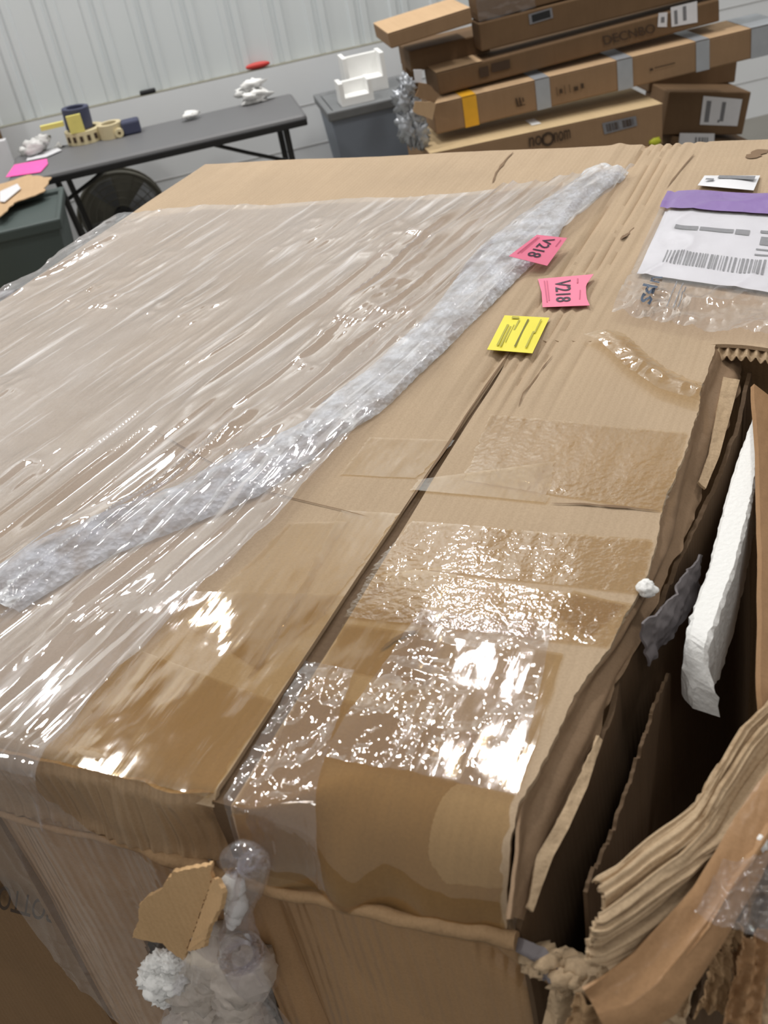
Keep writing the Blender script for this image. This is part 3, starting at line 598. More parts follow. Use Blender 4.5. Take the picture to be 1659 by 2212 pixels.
# crinkled clear film stuck over the near right of the flap
def skin(poly, n, amp, mat, name, off=.003, seed=1, label=None, fx=22, fy=22):
    c = np.array(poly, float); s, t = np.meshgrid(np.linspace(0, 1, n), np.linspace(0, 1, n), indexing='ij')
    P = ((c[0] * (1 - s[..., None]) + c[1] * s[..., None]) * (1 - t[..., None]) + (c[3] * (1 - s[..., None]) + c[2] * s[..., None]) * t[..., None])
    W = amp * (ridge(P[..., 0] * fx, P[..., 1] * fy, seed) ** 2 + .5 * ridge(P[..., 0] * fx * 2.7 + 3, P[..., 1] * fy * 2.2, seed + 1) ** 2 + .25 * vn(P[..., 0] * 200, P[..., 1] * 200, seed + 2))
    Q = surf(P[..., 0], P[..., 1], 0); Q1 = surf(P[..., 0], P[..., 1], 1.); Q = Q + (Q1 - Q) * (off + W)[..., None]
    V, Fc = sheet(lw(Q), 0); return mk(name, V, Fc, M[mat], car, label=label)
skin([(-.37, .69), (-.245, .70), (-.218, .50), (-.385, .50)], 130, .005, 'clear', 'stuck_film_scrap', .003, 4, 'crinkled clear film stuck over the tape', 20, 16)
skin([(-.45, .60), (-.40, .60), (-.36, .39), (-.44, .36)], 70, .004, 'clear', 'stuck_film_scrap', .003, 14, None, 40, 30)
# lifted tape tail by the pouch and torn streaks
t0 = [(1262, 722), (1300, 740), (1350, 790), (1420, 840), (1512, 868)]; t1 = [(1345, 722), (1375, 745), (1400, 770), (1450, 805), (1519, 832)]
a0 = Lz([(u_, v_, .010) for u_, v_ in t0]); a1 = Lz([(u_, v_, .0025) for u_, v_ in t1])
V, Fc = sheet(lw(loft([a0, (a0 + a1) / 2 + [0, 0, .006], a1], 90, 26, lambda a_, b_: .0025 * ridge(a_ * 3, b_ * 14, 5) ** 2)), 0); mk('lifted_tape_tail', V, Fc, M['tapeb'], car, label='loose curled tail of packing tape')
def mark(px, w, mat, name='surface_tear', z=.0016):
    p = np.array([[*tq(k)] for k in px]); p = resample(p, 24); d = np.gradient(p, axis=0); d /= np.linalg.norm(d, axis=1, keepdims=True); nn = np.stack([-d[:, 1], d[:, 0]], 1)
    t = np.linspace(0, 1, 24); ww = (w * (np.sin(np.pi * t) ** .5) * (.5 + vn(t * 9, t * 0, int(px[0][0]))))[:, None]
    rows = [np.c_[p + nn * ww * s, H(p[:, 0], p[:, 1]) + z] for s in (-1, 0, 1)]
    V, Fc = sheet(lw(np.array(rows)), 0); return mk(name, V, Fc, mat, car)
M['tear'] = plain('torn_groove', (122, 98, 74), .9)
mark([(822, 1407), (850, 1385), (875, 1372), (905, 1364)], .0022, M['tear']); mark([(1110, 330), (1095, 345), (1072, 375), (1064, 398)], .003, M['tear'])
mark([(1500, 335), (1470, 370), (1440, 405)], .0018, M['tear']); mark([(1370, 490), (1340, 520)], .003, M['tear']); mark([(1095, 770), (1065, 815), (1010, 895), (960, 975), (900, 1065), (870, 1110)], .0016, M['tear'])
mark([(1195, 770), (1170, 800), (1130, 850), (1120, 880)], .0010, M['tear']); mark([(1660, 325), (1640, 330), (1618, 345)], .012, M['tear'])
mark([(1430, 1107), (1350, 1098), (1250, 1090), (1190, 1088)], .0016, M['tear']); mark([(800, 1120), (560, 1060), (330, 930)], .0007, M['tear'])
# ---- tags and labels
def tagquad(px, z): return L(np.array([A(u_, v_, z_) for (u_, v_), z_ in zip(px, z)]))
def paper_tag(name, px, zs, mat, label, bow=.002, n=14):
    c = tagquad(px, zs); s, t = np.meshgrid(np.linspace(0, 1, n), np.linspace(0, 1, n), indexing='ij')
    P = quadmap(c, s, t, 0); P[..., 2] += bow * np.sin(np.pi * s) * np.sin(np.pi * t)
    V, Fc = sheet(P, .0004, (0, 0, 1)); return mk(name, V, Fc, mat, car, label=label), c
# first pink tag (propped up on the film edge)
o, c = paper_tag('pink_tag', [(1160, 507), (1225, 514), (1182, 574), (1099, 553)], (.034, .018, .012, .036), M['pink'], 'pink paper tag printed V218, propped on the edge of the film', 0.)
def sub(c, s0, t0, s1, t1, rot=False):
    """corner points of a sub-rectangle; rot: reading direction runs down the tag, letter tops to the right"""
    g = lambda s, t: quadmap(c, np.array(s), np.array(t))
    return np.array([g(s1, t0), g(s1, t1), g(s0, t1), g(s0, t0)]) if rot else np.array([g(s0, t0), g(s1, t0), g(s1, t1), g(s0, t1)])
text_on('printed_number', 'V218', sub(c, .34, .10, .68, .84, True), M['ink'], o, .0008)
rects_on('fine_print', c, [(.10, .1, .13, .85), (.16, .1, .18, .8), (.84, .1, .87, .35)], M['inkp'], o, .0008)
# second pink tag with a notched right edge
c2 = tagquad([(1162, 603), (1282, 594), (1274, 660), (1172, 664)], (.004, .007, .005, .003))
out = [(0, 0), (1, -.02), (.90, .28), (.885, .38), (.90, .6), (.93, .8), (1.0, 1.0), (.5, 1.0), (0, 1.0), (.03, .5)]
V0 = quadmap(c2, np.array([k[0] for k in out]), np.array([k[1] for k in out])); V, Fc = plate(V0, .0004)
o = mk('pink_tag', V, Fc, M['pink'], car, smooth=False, label='pink paper tag printed V218 with a notched end')
text_on('printed_number', 'V218', sub(c2, .30, .13, .60, .86, True), M['ink'], o, .0012)
rects_on('fine_print', c2, [(.10, .1, .125, .85), (.15, .1, .17, .8), (.71, .1, .735, .26), (.77, .5, .79, .8)], M['inkp'], o, .0012)
# yellow tag
o, c3 = paper_tag('yellow_tag', [(1090, 681), (1187, 686), (1150, 763), (1052, 755)], (.004, .003, .006, .008), M['yellow'], 'yellow paper tag with faint printed lines')
rects_on('fine_print', c3, [(.17, .3, .22, .9), (.25, .35, .29, .92), (.32, .3, .34, .8), (.37, .15, .41, .45), (.84, .1, .87, .5), (.80, .45, .84, .9), (.2, .06, .36, .12)], M['inky'], o, .0022)
rects_on('fine_print', c3, [(.56, .12, .60, .9)], plain('olive_ink', (110, 104, 34), .7), o, .0022)
# small address label at the far side
o, c4 = paper_tag('address_label', [(1522, 379), (1642, 379), (1628, 411), (1507, 400)], (.003, .005, .012, .006), M['paper'], 'small wrinkled white label near the far edge', .004)
rects_on('printed_line', c4, [(.3, .25, .95, .5), (.1, .55, .25, .7)], M['inkg'], o, .005)
# document pouch
def pouch_surf(s, t, off):
    c = np.array([A(1442, 424), A(1860, 445), A(1830, 790), A(1322, 690)])[:, :2]
    P = (c[0] * (1 - s[..., None]) + c[1] * s[..., None]) * (1 - t[..., None]) + (c[3] * (1 - s[..., None]) + c[2] * s[..., None]) * t[..., None]
    z = H(P[..., 0], P[..., 1]) + off + .004 * fbm(s * 4, t * 5, 12) + .003 * ridge(s * 5 + t * 3, t * 4, 15) ** 3 + sm(t, .7, .78) * (.006 * ridge(s * 9 + t * 6, t * 9, 16) ** 2 + .003 * ridge(s * 30, t * 22, 17) ** 2)
    z = z + .012 * sm(P[..., 0], -.2, -.12) * np.exp(-((P[..., 1] - 1.25) / .05) ** 2)
    return np.stack([P[..., 0], P[..., 1], z], -1)
def pgrid(s0, s1, t0, t1, off, n=60): s, t = np.meshgrid(np.linspace(s0, s1, n), np.linspace(t0, t1, n), indexing='ij'); return lw(pouch_surf(s, t, off))
V, Fc = sheet(pgrid(0, 1, 0, 1, .0065, 110), 0); po = mk('document_pouch', V, Fc, M['clear'], car, label='clear document pouch with a purple band and shipping label')
V, Fc = sheet(pgrid(0, 1, 0.0, .165, .0082, 50), 0); mk('purple_band', V, Fc, M['purple'], po)
V, Fc = sheet(pgrid(.03, 1, .165, .70, .0035, 90), .0003, (0, 0, 1)); sl = mk('shipping_label', V, Fc, M['paper'], po)
def prects(name, rects, mat, off=.0046):
    pr = []
    for (s0, t0, s1, t1) in rects:
        nn_ = 6; s, t = np.meshgrid(np.linspace(s0, s1, nn_ if s1 - s0 > .05 else 2), np.linspace(t0, t1, nn_), indexing='ij'); pr.append(sheet(lw(pouch_surf(s, t, off)), 0))
    V, Fc = merge(pr); return mk(name, V, Fc, mat, po)
prects('barcode', [(a, .50, b, .60) for a, _, b, _ in bars(5, 30, .13, .62)], M['inkg'])
prects('printed_text', [(.12, .29, .24, .325), (.25, .292, .42, .322), (.43, .29, .50, .33), (.55, .28, .62, .30), (.56, .33, .62, .39), (.55, .42, .62, .43), (.55, .46, .63, .47)], M['inkg'])
def ptext(s, q):
    V, Fc = text_mesh(s); c = np.array(q, float); ss = V[:, 0]; tt = 1 - V[:, 1]
    P = (c[0] * (1 - ss[:, None]) + c[1] * ss[:, None]) * (1 - tt[:, None]) + (c[3] * (1 - ss[:, None]) + c[2] * ss[:, None]) * tt[:, None]
    return L(pouch_surf(P[:, 0], P[:, 1], .009)), Fc
V, Fc = ptext('ups', [(.17, .73), (.165, .93), (.09, .93), (.10, .73)]); mk('printed_mark', V, Fc, plain('slate_blue_ink', (70, 84, 104), .6), po, smooth=False)
prects('printed_lines', [(.24, .75, .245, .93), (.27, .75, .275, .93), (.29, .78, .295, .93)], M['inkg'], .0085)
# ================================================================== STRETCH FILM AND FOAM UNDER IT
fe = np.array([tq(k) for k in ((110, 1640), (250, 1480), (400, 1320), (590, 1150), (700, 1030), (810, 910), (950, 780), (1130, 590), (1270, 470), (1370, 376))])
def film_right(q):
    qq = np.r_[-.05, .02, .12, .26, .36, .42, fe[:, 1], 2.0]; aa = np.r_[-.36, -.38, -.43, -.47, -.52, -.62, fe[:, 0], -.42]
    return np.interp(q, qq, aa)
def film_left(q):
    sil = np.array([B(*k, .425)[[0, 2]] for k in ((350, 2212), (250, 2165), (170, 2090), (100, 2000), (50, 1920), (0, 1845))])
    qq = np.r_[-.05, BF + sil[:, 1], .33, .42, .9, 1.0, 2.0]; aa = np.r_[-.60, sil[:, 0], -.82, -.95, -1.30, -1.60, -1.60]
    return np.interp(q, qq, aa)
def far_lim(a):                                                # far border of the film on the lid
    pts = np.array([tq(k) for k in ((415, 452), (520, 453), (650, 440), (850, 432), (1000, 412), (1150, 392), (1290, 362), (1370, 376))]); o = np.argsort(pts[:, 0])
    return np.interp(a, np.r_[-1.6, pts[o, 0]], np.r_[1.66, pts[o, 1]])
nq, na = 460, 500
qv = np.linspace(-.045, 1.0, nq); sv = np.linspace(0, 1, na)
Sg, Qn = np.meshgrid(sv, qv, indexing='ij')
Qg = Qn.copy()
al = film_left(Qg); ar_ = film_right(Qg)
# stretch rows so the last follows the far border
Ag = al + (ar_ - al) * Sg
far = far_lim(Ag); t = np.clip((Qn - .46) / (1.0 - .46), 0, 1); Qg = np.where(Qn > .46, .46 + (far - .46) * t, Qn)
for _ in range(2):
    al = film_left(Qg); ar_ = film_right(Qg); Ag = al + (ar_ - al) * Sg
def film_point(a, q, w):
    b = np.maximum(q, BF); z = np.where(q < BF, q - BF, 0.) + H(np.clip(a, -1.43, 0), b) * (q >= BF)
    aa = np.maximum(a, -1.438); z = z - np.where(a < -1.438, (-1.438 - a), 0.)
    top = sm(q, BF - .01, BF + .012)
    nb = -(1 - top); nz = top * (a > -1.445) ; nx = -(a <= -1.445).astype(float)
    return np.stack([aa + nx * w, b + nb * w - .006 * (1 - top), z + nz * w], -1)
rot = .16; Ug = Ag * math.cos(rot) - Qg * math.sin(rot); Vg = Ag * math.sin(rot) + Qg * math.cos(rot)
mid = np.exp(-((Ag + .74 - .12 * (Qg - 1)) / .15) ** 2)
patch = sm(vn(Ug / .11, Vg / .16, 31), .52, .78)
W = .004 + .003 * ridge(Ug / .06, Vg / .6, 1) ** 2 + (.0006 + .0085 * mid) * ridge(Ug / .020 + .4 * vn(Ug / .05, Vg / .12, 30), Vg / .34, 2) ** 2 * (.35 + vn(Ug / .04, Vg / .2, 33)) + (.0012 * patch) * ridge(Ug / .010, Vg / .05, 22) ** 2
W += .0035 * patch * ridge(Ug / .028, Vg / .045, 3) ** 2 + .0010 * vn(Ug / .03, Vg / .06, 4)
side = sm(Ag, -1.30, -1.45); W += side * .010 * ridge(Ug / .03, Vg / .12, 6)
frt = 1 - sm(Qg, BF - .03, BF + .02)
W = W + frt * (.006 * ridge(Ag / .06, Qg / .18, 7) + .003 * ridge(Ag / .02, Qg / .05, 8) ** 2) + .012 * (1 - sm(Qg, 0.0, .12)) * sm(Ag, -.74, -.6)
W += .008 * np.exp(-((Sg - 1) / .012) ** 2) * (1 - frt) * ridge(Vg / .06, Ug / .02, 9)
# rise over the foam strip
fs = np.array([[*tq(k)] for k in ((1300, 385), (1170, 480), (1090, 565), (1000, 665), (860, 800), (720, 920), (600, 985), (470, 1065), (330, 1120), (150, 1195), (0, 1290), (-200, 1420))])
def foam_c(b): o = np.argsort(fs[:, 1]); return np.interp(b, fs[o, 1], fs[o, 0])
hw = .040
W += .010 * np.exp(-((Ag - foam_c(Qg)) / .056) ** 4) * (Qg > .62)
P = film_point(Ag, Qg, W)
V, Fc = sheet(lw(P), 0)
qf = Qg.reshape(-1); fm = mk('stretch_film', V, Fc, M['film'], mats=[M['filmf']], fmat=[1 if qf[f[0]] < BF - .004 else 0 for f in Fc], rz=YB); tag(fm, 'clear wrinkled stretch film drawn over the left part of the large carton', 'plastic film')
# foam strip
def foam_material():
    m, nt, p, o = newmat('crumpled_foam_sheet'); lk = nt.links.new
    p.inputs['Base Color'].default_value = lin((218, 222, 228)); p.inputs['Roughness'].default_value = .35; p.inputs['Coat Weight'].default_value = .4
    tc = nd(nt, 'ShaderNodeTexCoord'); v = nd(nt, 'ShaderNodeTexVoronoi'); v.inputs['Scale'].default_value = 150; lk(tc.outputs['Object'], v.inputs['Vector'])
    b = nd(nt, 'ShaderNodeBump'); b.inputs['Strength'].default_value = .6; b.inputs['Distance'].default_value = .004; lk(v.outputs['Distance'], b.inputs['Height']); lk(b.outputs[0], p.inputs['Normal'])
    tr = nd(nt, 'ShaderNodeBsdfTransparent'); n = nd(nt, 'ShaderNodeTexNoise'); n.inputs['Scale'].default_value = 40; lk(tc.outputs['Object'], n.inputs['Vector'])
    mr = nd(nt, 'ShaderNodeMapRange'); mr.inputs[1].default_value = .35; mr.inputs[2].default_value = .65; mr.inputs[3].default_value = .35; mr.inputs[4].default_value = .85; lk(n.outputs['Fac'], mr.inputs[0])
    mx = nd(nt, 'ShaderNodeMixShader'); lk(mr.outputs[0], mx.inputs[0]); lk(tr.outputs[0], mx.inputs[1]); lk(p.outputs[0], mx.inputs[2]); lk(mx.outputs[0], o.inputs[0])
    return m
M['foamsheet'] = foam_material()
bv = np.linspace(.60, 1.90, 420); sv = np.linspace(-1, 1, 34)
Sg2, Bg2 = np.meshgrid(sv, bv, indexing='ij')
hwv = .048 + .012 * sm(Bg2, .9, .7) + .008 * np.sin(Bg2 * 9) + .010 * (vn(Bg2 * 14, Bg2 * 0, 5) - .5) - .016 * np.exp(-((Bg2 - .98) / .04) ** 2)
a_ = foam_c(Bg2) + Sg2 * hwv
z_ = H(a_, Bg2) + .002 + .009 * np.sqrt(np.clip(1 - Sg2 ** 2, 0, 1)) + .004 * ridge(a_ / .012, Bg2 / .02, 3) * (1 - Sg2 ** 2) + .002 * vn(a_ / .005, Bg2 / .005, 7)
P = np.stack([a_, Bg2, z_], -1); V, Fc = sheet(lw(P), 0)
tag(mk('foam_sheet_strip', V, Fc, M['foamsheet'], rz=YB), 'long crumpled strip of whitish foam sheet bunched under the stretch film', 'foam sheet')
# ================================================================== FOAM PIECES
# plank standing in the opening
TL = Lz([(1630, 885, -.02), (1603, 960, -.02), (1570, 1060, -.02), (1548, 1150, -.02), (1528, 1230, -.02), (1500, 1300, -.02), (1486, 1350, -.02), (1481, 1376, -.022), (1474, 1415, -.034), (1480, 1452, -.046), (1497, 1482, -.056)])
TR = Lz([(1640, 925, -.02), (1641, 990, -.02), (1630, 1060, -.02), (1612, 1140, -.02), (1592, 1220, -.02), (1560, 1310, -.02), (1540, 1370, -.02), (1532, 1392, -.021), (1527, 1425, -.032), (1534, 1465, -.044), (1552, 1500, -.054)])
n = 90; T0 = smooth1(resample(TL, n), 2); T1 = smooth1(resample(TR, n), 2)
dn = np.interp(np.linspace(0, 1, n), [0, .78, 1], [.05, .085, .028])
t = np.linspace(0, 1, n)
def off(A0, dz, da, s): q = A0.copy(); q[:, 2] -= dz; q[:, 0] += da + .0016 * (vn(t * 60, t * 0, s) - .5); q[:, 0] += .0035 * (vn(t * 70, t * 0, s + 9) - .5) * (t > .8); return q
prof = [off(T0, .004, 0, 1), off(T0, 0, .003, 2), off(T1, 0, -.003, 3), off(T1, .004, 0, 4), off(T1, dn * .5, .001, 5), off(T1, dn, .0, 6), off(T0, dn, 0., 7), off(T0, dn * .5, -.001, 8)]
k = len(prof); V = np.array(prof).transpose(1, 0, 2).reshape(-1, 3)
Fc = [(i * k + j, i * k + (j + 1) % k, (i + 1) * k + (j + 1) % k, (i + 1) * k + j) for i in range(n - 1) for j in range(k)] + [tuple(range(k)), tuple((n - 1) * k + j for j in reversed(range(k)))]
tag(bevel(mk('foam_plank', L(V), Fc, M['foam'], smooth=False), .002), 'long white foam plank standing inside the torn opening', 'foam plank')
V, Fc = blob(L([A(1398, 1272, .002)])[0], .0085, 3, .5, 20, 14, (1, 1.1, .8)); tag(mk('foam_crumb', V, Fc, M['foam']), 'white foam crumb caught on the torn edge of the top flap', 'foam crumb')
V, Fc = blob(L([A(1645, 1822, -.004)])[0], .0055, 5, .25, 20, 14, (.8, 1, 1.25)); tag(mk('foam_bead', V, Fc, M['foam']), 'small white foam bead beside the brown peeled band', 'foam bead')
# burst foam at the bottom
def wb_(u_, v_, b): return L([B(u_, v_, b)])[0]
pr = []
for i, (u_, v_, r) in enumerate(((345, 2110, .019), (330, 2090, .010), (360, 2140, .013), (325, 2112, .007), (375, 2110, .014), (350, 2075, .010), (370, 2080, .009), (356, 2160, .007), (320, 2122, .005))): pr.append(blob(wb_(u_, v_, .405), r * 1.05, i + 40, .5, 34, 22, (1.1, 1, .9), 3.6))
V, Fc = merge(pr); tag(mk('foam_chunk', V, Fc, M['foam']), 'bright white broken foam lump poking out under the hanging torn tab', 'foam chunk')
pr = []
rs = np.random.RandomState(5)
for i in range(34):
    t = rs.rand(); u_ = 400 + 150 * rs.rand(); v_ = 2060 + 190 * t; pr.append(blob(wb_(u_, v_, .42 + .02 * rs.rand()), .014 + .012 * rs.rand(), i + 60, .4, 24, 16, (1.2, 1, 1.1), 3.2))
V, Fc = merge(pr); tag(mk('foam_mass', V, Fc, plain('dull_crushed_foam', (206, 196, 182), .6, noise=.12, nscale=50, bump=.8)), 'mass of dull crushed foam bulging from the burst front of the carton', 'crushed foam')
pr = [blob(wb_(u_, v_, .41), r, i + 120, .25, 18, 14, s) for i, (u_, v_, r, s) in enumerate(((503, 1915, .010, (1, 1, 1.4)), (508, 1950, .011, (1, 1, 1.3)), (505, 1978, .008, (1, 1, 1.1)), (500, 1995, .005, (1, 1, 1.2))))]
V, Fc = merge(pr); tag(mk('foam_drip', V, Fc, M['foam']), 'white foam blob hanging in the twisted film below the seam end', 'foam piece')
# twisted film around the blob and the bag of film round the mass
pts = [B(*k, .405) for k in ((520, 1880), (500, 1870), (505, 1850), (530, 1845), (548, 1862), (545, 1900), (520, 1960), (515, 2010), (520, 2060), (560, 2120))]
pts = smooth1(resample(pts, 70), 3); rr = .008 + .006 * np.sin(np.linspace(0, 9, 70)) * .5 + np.linspace(0, .012, 70)
V, Fc = tube(L(pts), rr, 16, False); V = V + .002 * (np.stack([vn(V[:, 0] * 90, V[:, 2] * 90, k_) for k_ in (1, 2, 3)], 1) - .5)
tag(mk('twisted_film', V, Fc, M['clear']), 'twisted rope of clear film hanging from the end of the seam', 'plastic film')
c = [B(*k, .398) for k in ((400, 2062), (560, 2030), (640, 2260), (330, 2260))]
s, t = np.meshgrid(np.linspace(0, 1, 110), np.linspace(0, 1, 110), indexing='ij'); cc = np.array(c)
P = (cc[0] * (1 - s[..., None]) + cc[1] * s[..., None]) * (1 - t[..., None]) + (cc[3] * (1 - s[..., None]) + cc[2] * s[..., None]) * t[..., None]
P[..., 1] -= .012 * np.sin(np.pi * s) + .006 * ridge(s * 7, t * 5, 2) + .003 * ridge(s * 17, t * 14, 3)
V, Fc = sheet(lw(P), 0); tag(mk('torn_film_bag', V, Fc, M['filmf']), 'crinkled clear film stretched over the crushed foam at the bottom', 'plastic film')
# clear scrap at lower right
c = np.array([A(1700, 1850, .006), A(1562, 1868, .004), A(1500, 1985, .0), A(1700, 2058, -.01)])
P = (c[0] * (1 - s[..., None]) + c[1] * s[..., None]) * (1 - t[..., None]) + (c[3] * (1 - s[..., None]) + c[2] * s[..., None]) * t[..., None]
P[..., 2] += .006 * ridge(s * 5 + t * 2, t * 5, 12) ** 2 + .003 * ridge(s * 13, t * 15, 13)
V, Fc = sheet(lw(P), 0); tag(mk('clear_film_scrap', V, Fc, M['clear']), 'torn scrap of clear film lying over the broken corner at lower right', 'plastic film')
# ================================================================== BACKGROUND: TABLE
x0, x1, y0, y1, TH = -.80, .53, 4.89, 5.35, .74
tb = thing('folding_table', ((x0 + x1) / 2, (y0 + y1) / 2, 0), 0, 'dark grey folding table standing against the white wall', 'table')
V, Fc = boxV((x0, y0, TH - .045), (x1, y1, TH)); o = bevel(mk('tabletop', V, Fc, M['dgrey'], tb, smooth=False), .02, 3)
V, Fc = boxV((x0 + .004, y0 - .004, TH - .05), (x1 - .004, y0 + .02, TH - .018)); bevel(mk('edge_rail', V, Fc, M['black'], tb, smooth=False), .006)
def leg(xb, xt, yy, name='leg'): V, Fc = tube([(xt, yy, TH - .05), ((xb + xt) / 2, yy, TH * .5), (xb, yy, .0)], .014, 10); mk(name, V, Fc, M['metalb'], tb)
for xt, xb in ((x0 + .20, x0 + .26), (x1 - .10, x1 - .10)):
    leg(xb, xt, y0 + .05); leg(xb, xt, y1 - .06)
    V, Fc = tube([(xb, y0 + .05, .12), (xb, y1 - .06, .12)], .011, 8); mk('crossbar', V, Fc, M['metalb'], tb)
V, Fc = tube([(x0 + .20, y0 + .2, .56), (x0 + .34, y0 + .2, .62), (-.33, y0 + .2, TH - .05)], .009, 8); mk('brace', V, Fc, M['metalb'], tb)
V, Fc = tube([(x1 - .10, y0 + .2, .50), (.25, y0 + .2, .58), (0.02, y0 + .2, TH - .05)], .009, 8); mk('brace', V, Fc, M['metalb'], tb)
# things on the table
def tp(u_, v_): return Zp(u_, v_, TH)
p = tp(188, 312); V, Fc = ring(p + [0, .085, .001], (0, 0, 1), .060, .090, .055); tag(mk('tape_roll', V, Fc, M['cream']), 'large pale tape roll lying flat with dark marks, lowest in the pile on the table', 'tape roll', None)
pr = []
for k_ in range(6):
    an = -2.5 + k_ * .38; c_ = p + [0, .085, .028] + .0905 * np.array([math.cos(an), math.sin(an), 0]); pr.append(boxV(c_ - [.007, .004, .012], c_ + [.007, .004, .012]))
tr = bpy.data.objects['tape_roll']; V, Fc = merge(pr); mk('printed_marks', V, Fc, M['print'], tr, smooth=False)
V, Fc = ring(p + [-.015, .085, .062], (.06, 0, 1), .040, .062, .09); tag(mk('tape_roll', V, Fc, M['navy']), 'navy blue tape roll stacked on the large pale roll', 'tape roll')
V, Fc = boxV(p + [-.055, -.0, .058], p + [.01, .016, .135]); tag(mk('label_pad', V, Fc, M['ylab'], smooth=False), 'pale yellow label pad leaning on the navy tape roll', 'label pad')
V, Fc = boxV(p + [-.18, .02, .095], p + [-.075, .045, .115]); tag(mk('yellow_stick', V, Fc, M['ylab'], smooth=False), 'pale yellow strip sticking out left of the stacked tape rolls', 'strip')
p = tp(238, 303); V, Fc = ring(p + [.012, .055, .001], (0, 0, 1), .035, .056, .062); tag(mk('tape_roll', V, Fc, plain('dull_cream_tape', (200, 186, 150), .6)), 'small cream tape roll standing between the pale roll and the black dispenser', 'tape roll')
p = tp(268, 299); dsp = thing('tape_dispenser', tuple(p + [0.02, .03, 0]), 0, 'small black tape dispenser with a pale roll on the table', 'dispenser')
V, Fc = boxV(p + [.0, .03, .001], p + [.085, .10, .062]); bevel(mk('dispenser_body', V, Fc, M['navy'], dsp, smooth=False), .01); V, Fc = ring(p + [-.015, .02, .022], (0, 1, 0), .008, .02, .03, 16); mk('dispenser_roll', V, Fc, M['cream'], dsp)
def crumple(c, r, n_, seed, mat, name, label, cat, sq=(1, .6, .4)):
    pr = []; rs_ = np.random.RandomState(seed)
    for i in range(n_):
        o_ = rs_.randn(3) * r * .45 * np.array(sq); pr.append(blob(c + o_ + [0, 0, r * .45], r * (.35 + .3 * rs_.rand()), seed + i, .9, 14, 9, sq))
    V, Fc = merge(pr); V[:, 2] = np.maximum(V[:, 2], c[2] + .001); return tag(mk(name, V, Fc, mat), label, cat)
crumple(tp(545, 222), .08, 9, 5, M['foam'], 'crumpled_plastic', 'white crumpled plastic lying on the right half of the folding table', 'plastic', (1.2, .6, .5))
crumple(tp(415, 258), .05, 6, 15, M['foam'], 'crumpled_plastic', 'small crumpled clear plastic lying mid-table beside the wall', 'plastic', (1.3, .5, .45))
crumple(tp(85, 330), .07, 7, 25, plain('crumpled_clear_bag', (196, 196, 194), .4), 'plastic_bag', 'greyish plastic bag heaped on the left end of the table', 'bag', (1, .7, .7))
V, Fc = plate(np.array([tp(*k) + [0, 0, .003] for k in ((13, 385), (32, 358), (102, 345), (104, 356), (88, 374), (60, 378))]), .002); tag(mk('pink_paper', V, Fc, M['hotpink'], smooth=False), 'bright pink paper sheet on the left end of the table', 'paper')
V, Fc = plate(np.array([tp(*k) + [0, 0, .0045] for k in ((58, 350), (62, 338), (125, 322), (134, 327), (100, 342))]), .002); tag(mk('white_paper', V, Fc, M['paper'], smooth=False), 'white paper sheet behind the pink paper on the table', 'paper')
# drum fan under the table
fc = Yp(268, 468, 5.40); fn = thing('drum_fan', (fc[0], 5.45, 0), 0, 'round grey drum fan on the floor under the folding table', 'fan')
R = .215
V, Fc = tube(np.array([[fc[0] + R * math.cos(t_), 5.40, fc[2] + R * math.sin(t_)] for t_ in np.linspace(0, 2 * math.pi, 49)]), .010, 8, False); mk('fan_rim', V, Fc, M['fan'], fn)
V, Fc = disc(np.array([fc[0], 5.50, fc[2]]), (0, -1, 0), R, .012, 40); mk('fan_back', V, Fc, M['fan'], fn, smooth=False)
pr = []
for rr_ in (.06, .095, .13, .165, .19): pr.append(tube(np.array([[fc[0] + rr_ * math.cos(t_), 5.39, fc[2] + rr_ * math.sin(t_)] for t_ in np.linspace(0, 2 * math.pi, 41)]), .0025, 5, False))
for k_ in range(12): t_ = k_ * math.pi / 6; pr.append(tube(np.array([[fc[0] + .04 * math.cos(t_), 5.39, fc[2] + .04 * math.sin(t_)], [fc[0] + R * math.cos(t_), 5.395, fc[2] + R * math.sin(t_)]]), .002, 5))
V, Fc = merge(pr); mk('fan_grille', V, Fc, M['fan'], fn)
for k_ in range(4):
    a_ = k_ * math.pi / 2 + .4; q = np.array([[fc[0] + r2 * math.cos(a_ + w2), 5.43 + .03 * w2, fc[2] + r2 * math.sin(a_ + w2)] for r2 in (.03, .11, .19) for w2 in (-.35, 0, .35)]).reshape(3, 3, 3); V, Fc = sheet(q, .003); mk('fan_blade', V, Fc, M['toted'], fn)
V, Fc = disc(np.array([fc[0], 5.42, fc[2]]), (0, -1, 0), .048, .05, 24); mk('fan_hub', V, Fc, M['black'], fn)
V, Fc = boxV((fc[0] - .16, 5.33, 0), (fc[0] + .16, 5.55, .03)); bevel(mk('fan_base', V, Fc, M['fan'], fn, smooth=False), .01)
V, Fc = boxV((fc[0] - .02, 5.47, .03), (fc[0] + .02, 5.5, fc[2])); mk('fan_post', V, Fc, M['fan'], fn, smooth=False)
